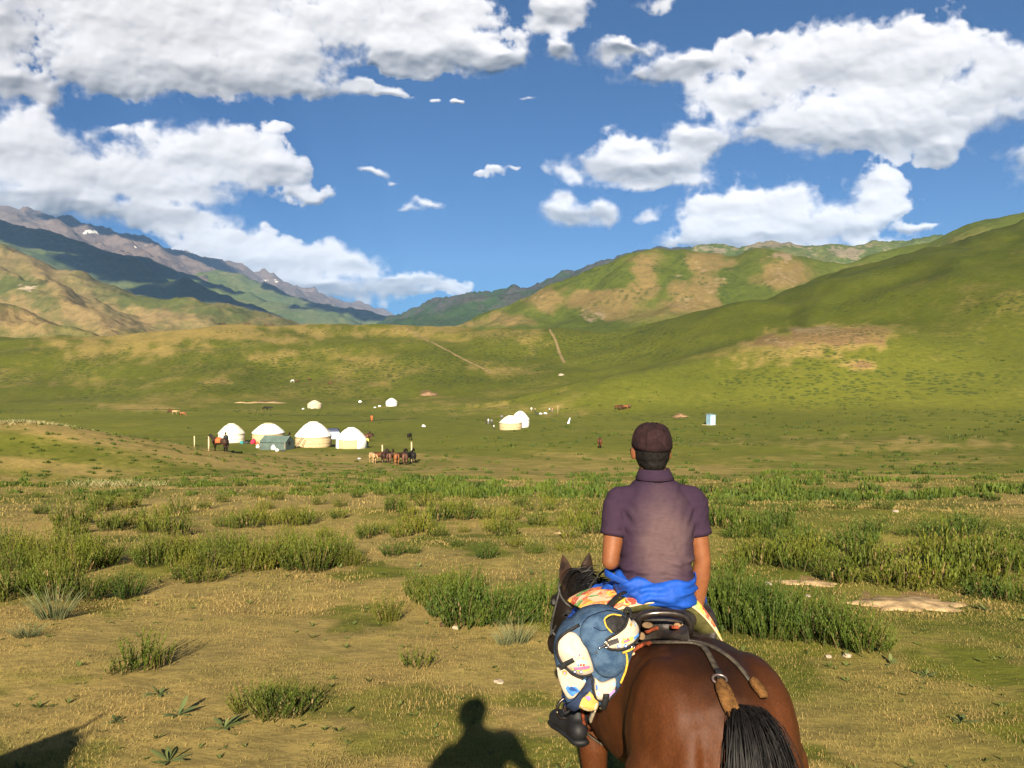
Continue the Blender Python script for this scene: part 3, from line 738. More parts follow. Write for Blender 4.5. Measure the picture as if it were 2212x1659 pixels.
def horse_shape(neck=None, head=None, step=0.0):
    """trunk, limbs, neck and head as closed pieces; x forward, y left, origin on the ground under the saddle"""
    s = Shape()
    secs = [(-.905,1.15,.03,.05),(-.885,1.09,.13,.15),(-.83,1.085,.205,.235),(-.74,1.105,.255,.28),(-.60,1.13,.285,.30),(-.45,1.13,.290,.305),(-.28,1.09,.288,.300),(-.08,1.05,.292,.315),
            (.12,1.045,.290,.325),(.30,1.065,.272,.335),(.45,1.09,.245,.335),(.60,1.075,.205,.285),(.72,1.06,.150,.21),(.80,1.06,.06,.10)]
    s.loft([ring((x, 0, zc), hw, hh, Y_, Z_, 28, 2.15) for x, zc, hw, hh in secs])
    for k in (-1, 1):
        st = step * k
        # hind quarter
        s.ell((-.60, k*.165, 1.10), (.27, .155, .30)); s.ell((-.76, k*.135, 1.02), (.16, .135, .27)); s.ell((-.845, k*.098, .98), (.078, .088, .23))
        s.limb([((-.66, k*.17, .98), .19), ((-.60, k*.185, .80), .145), ((-.66+st*.5, k*.165, .66), .098), ((-.80+st, k*.15, .51), .062), ((-.775+st, k*.15, .44), .047), ((-.76+st, k*.15, .26), .037), ((-.755+st, k*.15, .15), .046), ((-.715+st, k*.15, .07), .042)])
        s.cone((-.80+st, k*.15, .52), (-.835+st, k*.15, .555), .040, .025)
        s.cone((-.71+st, k*.15, .05), (-.70+st, k*.15, .03), .052, .060)
        # fore quarter
        s.ell((.47, k*.155, 1.02), (.18, .115, .27)); s.ell((.60, k*.10, .98), (.12, .10, .17))
        s.limb([((.46, k*.165, .86), .115), ((.44-st*.6, k*.16, .68), .075), ((.47-st, k*.15, .46), .056), ((.465-st, k*.15, .40), .042), ((.465-st, k*.15, .24), .035), ((.47-st, k*.15, .15), .044), ((.505-st, k*.15, .07), .041)])
        s.cone((.51-st, k*.15, .05), (.52-st, k*.15, .03), .050, .058)
    neck = neck or [((.50,0,1.19),.115,.24),((.66,-.005,1.19),.10,.215),((.84,-.012,1.205),.085,.175),((1.02,-.016,1.225),.075,.145),((1.17,-.012,1.25),.07,.125),((1.27,-.004,1.255),.065,.11)]
    rings = []
    for i, (c, hw, hh) in enumerate(neck):
        d = np.array(neck[min(i+1, len(neck)-1)][0]) - np.array(neck[max(i-1, 0)][0]); d /= np.linalg.norm(d)
        u = np.cross(Z_, d); u /= np.linalg.norm(u); v = np.cross(d, u)
        rings.append(ring(c, hw, hh, u, v, 20))
    s.loft(rings)
    head = head or ((1.25,-.004,1.285),(1.33,.01,1.16),(1.46,.035,.98),(1.545,.05,.85))
    p, j, f, z = (np.array(q, float) for q in head)
    d = z - p; d /= np.linalg.norm(d)
    u = np.cross(Z_, d); u /= np.linalg.norm(u); v = np.cross(d, u)      # v points to the face
    s.loft([ring(p - .02*d, .055, .06, u, v, 18), ring(p + .05*d, .088, .095, u, v, 18), ring(p + .16*d - .02*v, .100, .125, u, v, 18), ring(p + .26*d - .022*v, .088, .122, u, v, 18), ring(p + .36*d - .01*v, .066, .085, u, v, 18),
            ring(p + .46*d - .004*v, .056, .066, u, v, 18), ring(p + .53*d - .006*v, .060, .066, u, v, 18), ring(p + .575*d - .01*v, .048, .052, u, v, 18), ring(p + .59*d - .012*v, .02, .02, u, v, 18)])
    for k in (-1, 1):
        s.ell(p + .17*d + k*.085*u + .045*v, (.035, .030, .028))         # brow over the eye
        s.ell(p + .20*d + k*.055*u - .07*v, (.085, .035, .085))          # cheek
        s.ell(p + .53*d + k*.042*u + .02*v, (.026, .018, .026))          # nostril rim
    return s, (p, d, u, v), neck
def horse_disp(co, no):
    """muscle relief of the quarters: cleft between the buttocks, thigh groove, flank hollow"""
    x, y, z = co.T; a = np.abs(y)
    back = sstep(-x, .68, .86)
    cleft = .035 * np.exp(-(a / .028) ** 2) * back * sstep(z, .60, .80) * (1 - sstep(z, 1.20, 1.30))
    yg = .150 + .05 * (1.15 - z)
    groove = .030 * np.exp(-((a - yg) / .034) ** 2) * sstep(-x, .56, .72) * sstep(z, .62, .78) * (1 - sstep(z, 1.12, 1.30))
    spine = .012 * np.exp(-(a / .05) ** 2) * sstep(z, 1.33, 1.40) * (1 - sstep(x, .1, .3))
    flank = .022 * np.exp(-(((x + .36) / .085) ** 2 + ((z - 1.02) / .20) ** 2)) * sstep(a, .15, .25)
    d = -(cleft + groove + spine + flank) + .0035 * fbm(x * 7 + y * 5, z * 7, 2, 700)
    return co + no * d[:, None]
def strands(roots, dirs, length, n, seg=7, width=.004, spread=.5, grav=1.0, seed=1, droop=None):
    """many thin hair strips: roots/dirs arrays to draw from"""
    rs = np.random.RandomState(seed); V = []; F = []; off = 0
    for i in range(n):
        k = rs.randint(len(roots)); p = roots[k] + rs.normal(0, .006, 3); d = dirs[k] + rs.normal(0, spread * .35, 3); d /= np.linalg.norm(d)
        L = length * rs.uniform(.72, 1.08); st = L / seg; w = width * rs.uniform(.6, 1.3)
        side = np.cross(d, rs.normal(0, 1, 3)); side /= np.linalg.norm(side) + 1e-9
        wob = rs.normal(0, .10, 3)
        for j in range(seg + 1):
            ww = w * (1 - .75 * (j / seg) ** 2)
            V += [p - side * ww, p + side * ww]
            d = d + (np.array([0, 0, -1]) * grav * (.55 if j else .25) + wob * .35 + rs.normal(0, .05, 3)); d /= np.linalg.norm(d)
            p = p + d * st
        F += [(off + 2*j, off + 2*j + 1, off + 2*j + 3, off + 2*j + 2) for j in range(seg)]; off += 2 * (seg + 1)
    return np.array(V), np.array(F)
def ear_mesh(base, tip, side, m):
    """leaf-shaped cupped ear"""
    base = np.asarray(base); tip = np.asarray(tip); ax = tip - base; L = np.linalg.norm(ax); ax = ax / L
    side = side - ax * side.dot(ax); side /= np.linalg.norm(side); back = np.cross(ax, side)
    s = Shape(); rings = []
    for t, w in ((-.15,.028),(0,.032),(.18,.044),(.4,.047),(.62,.038),(.82,.021),(.95,.008),(1.0,.002)):
        c = base + ax * L * t + back * .012 * math.sin(3.1 * max(t, 0))
        th = np.linspace(0, 2 * np.pi, 14, endpoint=False)
        rings.append(c + np.outer(np.cos(th) * w, side) + np.outer(np.where(np.sin(th) > 0, np.sin(th) * w * .18 - w * .30 * (1 - np.cos(th)**2), np.sin(th) * w * .55), back))
    return s.loft(rings)
def build_horse(name, label, coat, hair, voxel=0.014, tailn=5600, manen=420, neck=None, head=None, step=.06, seed=1, group=None, tail_len=.80):
    t = thing(name, label, 'horse', group=group)
    s, (p, d, u, v), nk = horse_shape(neck, head, step)
    body = s.skin('body', coat, voxel, 5, horse_disp)
    part('body', body, t)
    for k in (-1, 1):
        b = p + .015*d + k*.062*u - .005*v
        tip = b + (.195 * np.array([0, 0, 1.]) + k * .028 * u + .03 * d * 0)
        ob = part('ear', ear_mesh(b, tip, u * k, coat).mesh('ear', M_ear), t)
        e = Shape().ell(p + .185*d + k*.098*u + .03*v, (.020, .018, .020)).mesh('eye', M_eye); part('eye', e, t)
    # tail: dock and hair
    dock = [np.array([-.83, 0, 1.26]), np.array([-.90, -.004, 1.27]), np.array([-.945, -.014, 1.20]), np.array([-.955, -.035, 1.06]), np.array([-.955, -.055, .90])]
    c = spline(dock, 16); roots = []; dirs = []
    rs = np.random.RandomState(seed + 3)
    for i, q in enumerate(c):
        f = i / 15; tang = c[min(i+1, 15)] - c[max(i-1, 0)]; tang /= np.linalg.norm(tang)
        for a in np.linspace(0, 2*np.pi, 9)[:-1]:
            w = .030 * (1 - .35 * f)
            o_ = np.array([0, math.cos(a) * w, 0]) + np.cross(tang, Y_) * math.sin(a) * w
            roots.append(q + o_); dirs.append(tang * .9 + o_ / w * (.45 if abs(math.cos(a)) > .5 else .15) + np.array([-.10, 0, .0]))
    V, F = strands(np.array(roots), np.array(dirs), tail_len, tailn, 10, .0013, .22, 1.5, seed)
    tl = part('tail', mesh_np('tail', V, F, hair), t)
    part('dock', Shape().tube(c[:12], [.040 - .0022*i for i in range(12)], 12).mesh('dock', hair), tl)
    # mane along the crest of the neck, lying to both sides, and the forelock
    roots = []; dirs = []
    for i in range(len(nk) - 1):
        for f in np.linspace(0, 1, 6):
            a, b = nk[i], nk[i+1]; ctr = np.array(a[0]) * (1-f) + np.array(b[0]) * f; hh = a[2] * (1-f) + b[2] * f
            dd = np.array(b[0]) - np.array(a[0]); dd /= np.linalg.norm(dd); up = np.cross(dd, np.cross(Z_, dd)); up /= np.linalg.norm(up)
            roots.append(ctr + up * hh * .97); dirs.append(up * .5 + np.array([0, .9 if rs.rand() < .55 else -.9, .15]))
    for f in np.linspace(0, 1, 5): roots.append(p + .05*v - .02*d); dirs.append(v * .8 + d * .6)
    roots = roots[:-9] if False else roots
    V, F = strands(np.array(roots), np.array(dirs), .17, manen, 6, .003, .4, .9, seed + 9)
    part('mane', mesh_np('mane', V, F, hair), t)
    return t, body, (p, d, u, v)
# ------------------------------------------------------------------ the guide's horse, tack, rider and rucksack
HX, HY = 0.648, 3.66
HYAW = math.radians(90 + 11.5)
slope = -math.atan2(gz(HX, HY + 1) - gz(HX, HY - 1), 2.0)
HZ0 = gz(HX, HY) - .01
M_H = Matrix.Translation((HX, HY, HZ0)) @ Matrix.Rotation(HYAW, 4, 'Z') @ Matrix.Rotation(slope, 4, 'Y')
M_Hi = M_H.inverted()
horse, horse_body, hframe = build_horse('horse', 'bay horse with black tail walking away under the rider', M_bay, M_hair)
horse.matrix_world = M_H
from mathutils.bvhtree import BVHTree
_bm = bmesh.new(); _bm.from_mesh(horse_body); BV = BVHTree.FromBMesh(_bm); _bm.free()
def crop(cx, cy):                      # detail measurements -> grid
    return (1360 + cx / 4.366) / 1.15732, (1480 + cy / 4.366) / 1.15732
def HL(cx, cy, d):
    """detail measurement at distance d -> horse coordinates"""
    return np.array(M_Hi @ Vector(P(*crop(cx, cy), d)))
def on_horse(cx, cy, lift=.006, dflt=3.1):
    o = M_Hi @ Vector((0, 0, CAM_Z)); q = M_Hi @ Vector(P(*crop(cx, cy), 3.0)); dr = (q - o).normalized()
    loc, no, _, _ = BV.ray_cast(o, dr)
    if loc is None: return HL(cx, cy, dflt), np.array([0, 1., 0])
    return np.array(loc + no * lift), np.array(no)
def ribbon(pts, nos, w, th):
    """flat strap along points lying with its face along the normals"""
    pts = np.asarray(pts); nos = np.asarray(nos); rings = []
    for i in range(len(pts)):
        d = pts[min(i+1, len(pts)-1)] - pts[max(i-1, 0)]; d /= np.linalg.norm(d) + 1e-9
        n = nos[i] - d * nos[i].dot(d); n /= np.linalg.norm(n) + 1e-9; s_ = np.cross(d, n)
        ww = w if np.isscalar(w) else w[i]
        rings.append(np.array([pts[i] - s_*ww - n*th, pts[i] + s_*ww - n*th, pts[i] + s_*ww*.92 + n*th, pts[i] - s_*ww*.92 + n*th]))
    return Shape().loft(rings)
def strap_on(crops, w, th=.003, lift=.007, n=22):
    c = spline(np.array([(a, b, 0) for a, b in crops]), n)
    r = [on_horse(p[0], p[1], lift) for p in c]
    P_ = np.array([q[0] for q in r]); N_ = np.array([q[1] for q in r])
    for _ in range(2): P_[1:-1] = (P_[:-2] + 2 * P_[1:-1] + P_[2:]) / 4
    return ribbon(P_, N_, w, th)

M_leather = mat('dark_worn_leather', (0.018, 0.014, 0.011), 0.55, 0.4, 0.4, 18, bump=.3)
M_strap = mat('grey_brown_strap', (0.040, 0.032, 0.022), 0.6, 0.35, 0.35, 40, bump=.3)
M_pad = mat('brown_felt_pad', (0.080, 0.038, 0.012), 0.95, 0.1, 0.45, 26, bump=.8, bscale=160)
M_iron = mat('dark_iron', (0.055, 0.045, 0.040), 0.28, 0.5, 0.3, 25, metal=.85)
M_ring = mat('worn_metal_ring', (0.20, 0.15, 0.13), 0.4, 0.5, 0.3, 40, metal=.8)
M_wood = mat('worn_saddle_wood', (0.105, 0.066, 0.033), 0.75, 0.2, 0.35, 14, bump=.3)
M_red = mat('orange_red_felt', (0.15, 0.034, 0.014), 0.95, 0.1, 0.4, 30, bump=.6, bscale=200)
M_olive = mat('olive_canvas', (0.060, 0.056, 0.017), 0.9, 0.15, 0.2, 30, bump=.3, bscale=300)
M_blackweb = mat('black_webbing', (0.010, 0.010, 0.011), 0.7, 0.25, 0.3, 60, bump=.3)

def floral_material():
    m = bpy.data.materials.new('floral_cotton'); m.use_nodes = True
    t = NT(m.node_tree); b = t.n['Principled BSDF']; co = t.coord('Object')
    w = t.vec('ADD', co, t.vec('MULTIPLY', t.noise(co, 9, 3, 0.6, out='Color'), (.09, .09, .09)))
    k = t.node('ShaderNodeSeparateColor'); t.put(k.inputs[0], t.voro(w, 22, 'Color'))
    c = t.ramp(k.outputs[0], [(0, (.42,.05,.03)), (.22, (.62,.20,.05)), (.38, (.70,.42,.05)), (.52, (.60,.45,.28)), (.64, (.10,.25,.06)), (.76, (.55,.10,.05)), (.88, (.62,.30,.16)), (.96, (.16,.06,.22))], 'CONSTANT')
    st = t.ss(t.math('SINE', t.math('MULTIPLY', t.noise(w, 14, 2, .5), 55)), .3, .9)
    c = t.mix(t.math('MULTIPLY', st, .45), c, (.66, .50, .30))
    t.put(b.inputs['Base Color'], c); b.inputs['Roughness'].default_value = .9; b.inputs['Specular IOR Level'].default_value = .15
    return m
M_floral = floral_material()

def build_saddle():
    t = thing('saddle', 'dark leather saddle with black iron back rail strapped on the bay horse', 'saddle'); t.matrix_world = M_H
    s = Shape()
    s.ell((-.02, 0, 1.43), (.30, .17, .075))
    for k in (-1, 1): s.ell((.02, k*.195, 1.32), (.24, .05, .15), (k*-.5, 0, 0)); 
    s.ell((.22, 0, 1.50), (.06, .11, .09))
    part('seat', s.skin('seat', M_leather, .014, 4), t)
    # rear pad behind the rail: a worn leather apron arched over the loins
    rings = []
    for f in np.linspace(0, 1, 9):
        c = spline(np.array([(930-60*f, 700-230*f, 0), (1020-20*f, 560-150*f, 0), (1200, 500-130*f, 0), (1400, 500-120*f, 0), (1520+20*f, 520-90*f, 0), (1585+10*f, 550-90*f, 0)]), 16)
        rings.append([on_horse(p[0], p[1] + 34, .020 + .02 * math.sin(math.pi * min(f, .6)))[0] + np.array([.05 * f, 0, .02 * f]) for p in c])
    R = np.array(rings); n0, n1 = R.shape[:2]; V = np.concatenate([R.reshape(-1, 3), (R - np.array([0, 0, .014])).reshape(-1, 3)])
    F = grid_faces(n0, n1).tolist(); N = n0 * n1; F2 = [[i + N for i in q[::-1]] for q in F]
    edge = []
    for i in range(n0 - 1):
        for j in (0, n1 - 1): edge.append((i*n1+j, (i+1)*n1+j, (i+1)*n1+j+N, i*n1+j+N))
    for j in range(n1 - 1):
        for i in (0, n0 - 1): edge.append((i*n1+j, i*n1+j+1, i*n1+j+1+N, i*n1+j+N))
    part('rear_apron', Shape().add(V, F + F2 + edge).mesh('rear_apron', M_leather), t)
    part('back_rail', Shape().tube(spline([HL(1010,430,3.36), HL(1010,335,3.35), HL(1060,268,3.34), HL(1200,232,3.33), HL(1400,232,3.33), HL(1535,268,3.33), HL(1595,350,3.33), HL(1590,430,3.34), HL(1540,470,3.42)], 40), .0155, 12).mesh('back_rail', M_iron), t)
    part('cross_bar', Shape().tube([HL(1085,300,3.37), HL(1320,298,3.37), HL(1555,325,3.37)], [.011, .012, .011], 8, flat=(.6, 1.4)).mesh('cross_bar', M_leather), t)
    for cx, cy, w, h in ((1130,362,62,34), (1455,378,46,44), (1510,382,14,38), (1068,482,38,42)):
        a, b = HL(cx, cy, 3.36), HL(cx, cy, 3.42)
        r = w / 2680; part('wooden_block', Shape().tube([a, a*.97 + b*.03, b], [r*.8, r, r], 9, flat=(h / w, 1)).mesh('wooden_block', M_wood), t)
    for pts, w in ((((1165,560),(1250,515),(1350,500),(1450,520)), .012), (((890,790),(960,690),(1080,615)), .015), (((1075,625),(1120,600),(1175,598)), .009)):
        part('felt_trim', strap_on(pts, w, .006, .048 if pts[0][0] > 1100 else .016, 12).mesh('felt_trim', M_red), t)
    part('edge_piping', strap_on(((872,800),(930,745),(1010,690)), .004, .003, .012, 10).mesh('edge_piping', mat('pale_edge', (.38,.28,.15), .9)), t)
    # girth and stirrups
    for k in (-1, 1):
        g = [(.24, k*y, z) for y, z in ((.20,1.36),(.296,1.22),(.315,1.05),(.28,.86),(.16,.745),(0,.72))]
        part('girth', ribbon(spline(g, 14), np.array([(0, k*p[1]*2 if False else k, .05 if p[2] > .8 else -1.5) for p in spline(g, 14)]), .028, .003).mesh('girth', M_strap), t)
        st = part('stirrup_leather', ribbon(spline([(.12, k*.24, 1.33), (.15, k*.31, 1.20), (.13, k*.335, 1.02)], 10), np.tile([0, k, .1], (10, 1)), .012, .002).mesh('stirrup_leather', M_strap), t)
        th = np.linspace(0, 2*np.pi, 25)
        q = [(.16, k*(.352 + .055*math.cos(a)), .955 + .055*math.sin(a) if math.sin(a) > -.7 else .917) for a in th]
        part('stirrup', Shape().tube(q, .008, 8).mesh('stirrup', M_iron), t)
    # crupper: two straps over the croup to a pad under the tail
    part('crupper_strap', strap_on(((985,575),(1200,572),(1480,568),(1700,595),(1790,700),(1850,820),(1895,900)), .0115, .003, .010, 26).mesh('crupper_strap', M_strap), t)
    part('crupper_strap', strap_on(((1500,545),(1700,570),(1900,650),(2050,760),(2160,880),(2230,980)), .0095, .003, .010, 22).mesh('crupper_strap', M_strap), t)
    p, n = on_horse(1905, 985, .016); nz = Vector(n)
    th = np.linspace(0, 2*np.pi, 25); ux = np.cross(n, Z_); ux /= np.linalg.norm(ux); vx = np.cross(n, ux)
    part('ring', Shape().tube([p + ux*math.cos(a)*.026 + vx*math.sin(a)*.020 for a in th], .0045, 8, cap=False).mesh('ring', M_ring), t)
    part('strap_end', strap_on(((1885,880),(1905,940),(1915,985)), .012, .004, .014, 8).mesh('strap_end', M_blackweb), t)
    for pts, ws in ((((1905,1010),(1950,1110),(2000,1230),(2050,1340),(2075,1410)), (.020,.028,.030,.027,.012)), (((2235,985),(2275,1045),(2330,1115),(2360,1180)), (.014,.022,.024,.014))):
        c = spline(np.array([(a, b, 0) for a, b in pts]), 12); r = [on_horse(q[0], q[1], .022) for q in c]
        w = np.interp(np.linspace(0, 1, 12), np.linspace(0, 1, len(ws)), ws); w[0] *= .7
        b_ = Shape(); rings = []
        Pn = np.array([q[0] for q in r]); Nn = np.array([q[1] for q in r])
        for i in range(12):
            d = Pn[min(i+1, 11)] - Pn[max(i-1, 0)]; d /= np.linalg.norm(d); n_ = Nn[i] - d*Nn[i].dot(d); n_ /= np.linalg.norm(n_); rings.append(ring(Pn[i], w[i], .013, np.cross(d, n_), n_, 12, 2.6))
        part('felt_pad', b_.loft(rings).mesh('felt_pad', M_pad), t)
    # strap down the near flank, with a pale end
    part('flank_strap', strap_on(((985,560),(905,690),(820,850),(730,1030),(660,1180),(625,1275)), .011, .003, .016, 18).mesh('flank_strap', M_leather), t)
    part('strap_end', strap_on(((600,1265),(575,1330),(545,1400)), .012, .004, .02, 8).mesh('strap_end', mat('pale_hide', (.36,.30,.20), .9)), t)
    part('red_tassel', strap_on(((492,1270),(490,1350),(505,1430),(512,1480)), .011, .006, .03, 10).mesh('red_tassel', M_red), t)
    return t
saddle = build_saddle()

def build_cushion():
    t = thing('cushion', 'folded floral cushion on the saddle under the rider', 'cushion'); t.matrix_world = M_H
    na, nb = 61, 25; top = np.zeros((na, nb, 3)); bot = np.zeros((na, nb, 3))
    A = np.linspace(-1, 1, na); B = np.linspace(-1, 1, nb)
    for i, a in enumerate(A):
        for j, b in enumerate(B):
            y = -a * (.262 if a > 0 else .335) + .01                                        # a=+1 is the right-hand end
            z = 1.532 - .008 * (1 - abs(a)) - .235 * max(0, a) ** 2.2 - .065 * max(0, -a) ** 1.6 - .02 * (b > 0) * b
            x = .005 + b * (.222 - .02 * abs(a))
            th = .046 * (max(0, 1 - abs(b) ** 4)) ** .5 * (max(0, 1 - abs(a) ** 6)) ** .5 * (.75 + .8 * max(0, a) * (1 - max(0, a)) * 2)
            dip = .055 * math.exp(-((a / .42) ** 2 + ((b - .05) / .62) ** 2))
            wr = .004 * math.sin(9 * a + 3 * b) * (1 - b * b)
            nz_ = np.array([0, -.55 * max(0, a), 1.0]); nz_ /= np.linalg.norm(nz_)
            c = np.array([x, y * (1 + .06 * max(0, a)), z - dip])
            top[i, j] = c + nz_ * (th + wr); bot[i, j] = c - nz_ * th * 1.5
    N = na * nb; f = grid_faces(na, nb)
    me = Shape().add(np.concatenate([top.reshape(-1, 3), bot.reshape(-1, 3)]), f.tolist() + [[k + N for k in q[::-1]] for q in f.tolist()]).mesh('top_cover', M_floral)
    bm = bmesh.new(); bm.from_mesh(me); bmesh.ops.remove_doubles(bm, verts=bm.verts, dist=.0004)
    topb = bm.copy(); 
    bmesh.ops.recalc_face_normals(bm, faces=bm.faces)
    bm.to_mesh(me); bm.free(); topb.free()
    me.materials.append(M_olive)
    for p in me.polygons:
        c = p.center; p.use_smooth = True
        p.material_index = 1 if (p.normal.z < -.05) else 0
    part('cover', me, t)
    e = [(top[i, 0] + bot[i, 0]) / 2 for i in range(2, na - 2)]
    part('piping', Shape().tube(e, .0045, 6).mesh('piping', mat('cream_piping', (.55, .38, .22), .9)), t)
    return t
cushion = build_cushion()

# ---------------- rider
RYAW = math.radians(90 + 4.0)
M_R = Matrix.Translation((.645, HY + .02, HZ0 - .028)) @ Matrix.Rotation(RYAW, 4, 'Z')
def skin_material():
    m = bpy.data.materials.new('tanned_skin'); m.use_nodes = True
    t = NT(m.node_tree); b = t.n['Principled BSDF']; co = t.coord()
    c = t.mix(t.ss(t.noise(co, 14, 4, .6), .3, .7), (.155, .055, .021), (.20, .074, .029))
    t.put(b.inputs['Base Color'], c); b.inputs['Roughness'].default_value = .5; b.inputs['Specular IOR Level'].default_value = .35
    b.inputs['Subsurface Weight'].default_value = .12; b.inputs['Subsurface Radius'].default_value = (.012, .005, .003); b.inputs['Subsurface Scale'].default_value = .6
    return m
def shirt_material():
    m = bpy.data.materials.new('faded_purple_jersey'); m.use_nodes = True
    t = NT(m.node_tree); b = t.n['Principled BSDF']; co = t.coord()
    n = t.noise(co, 5, 5, .65); st = t.noise(t.vec('MULTIPLY', co, (9, 9, 42)), 3, 3, .6)
    sp_ = t.node('ShaderNodeSeparateXYZ'); t.put(sp_.inputs[0], co)
    # sun-bleached patch across the middle of the back
    d = t.vec('LENGTH', t.vec('MULTIPLY', t.vec('SUBTRACT', co, (-.12, -.01, 1.80)), (2.2, 7.0, 4.4)))
    fade = t.math('MULTIPLY', t.ss(t.math('ADD', d, t.math('MULTIPLY_ADD', n, 1.4, -.7)), 1.25, .2), .8)
    base = t.mix(t.ss(n, .3, .7), (.023, .013, .027), (.032, .0175, .032))
    c = t.mix(t.math('MULTIPLY', fade, t.ss(st, .25, .75, .88, 1.0)), base, (.100, .064, .064))
    c = t.mix(1.0, c, t.ramp(st, [(.3, (.95,.95,.95)), (.7, (1.05,1.04,1.04))]), 'MULTIPLY')
    t.put(b.inputs['Base Color'], c); b.inputs['Roughness'].default_value = .92; b.inputs['Specular IOR Level'].default_value = .12
    bp = t.node('ShaderNodeBump'); bp.inputs['Strength'].default_value = .15; bp.inputs['Distance'].default_value = .003
    t.put(bp.inputs['Height'], t.noise(co, 260, 2, .5)); t.l.new(bp.outputs[0], b.inputs['Normal'])
    return m
M_skin = skin_material(); M_shirt = shirt_material()
M_blue = mat('bright_blue_nylon', (0.002, 0.045, 0.27), 0.7, 0.35, 0.18, 8, bump=.2, bscale=90)
M_cap = mat('dark_maroon_cotton', (0.0165, 0.0075, 0.0085), 0.9, 0.15, 0.3, 30, bump=.3, bscale=350)
M_hairm = mat('black_hair', (0.0055, 0.0045, 0.004), 0.7, 0.15, 0.4, 70, bump=.4, bscale=220)
M_boot = mat('black_rubber_boot', (0.0065, 0.0065, 0.0072), 0.6, 0.25, 0.3, 12)

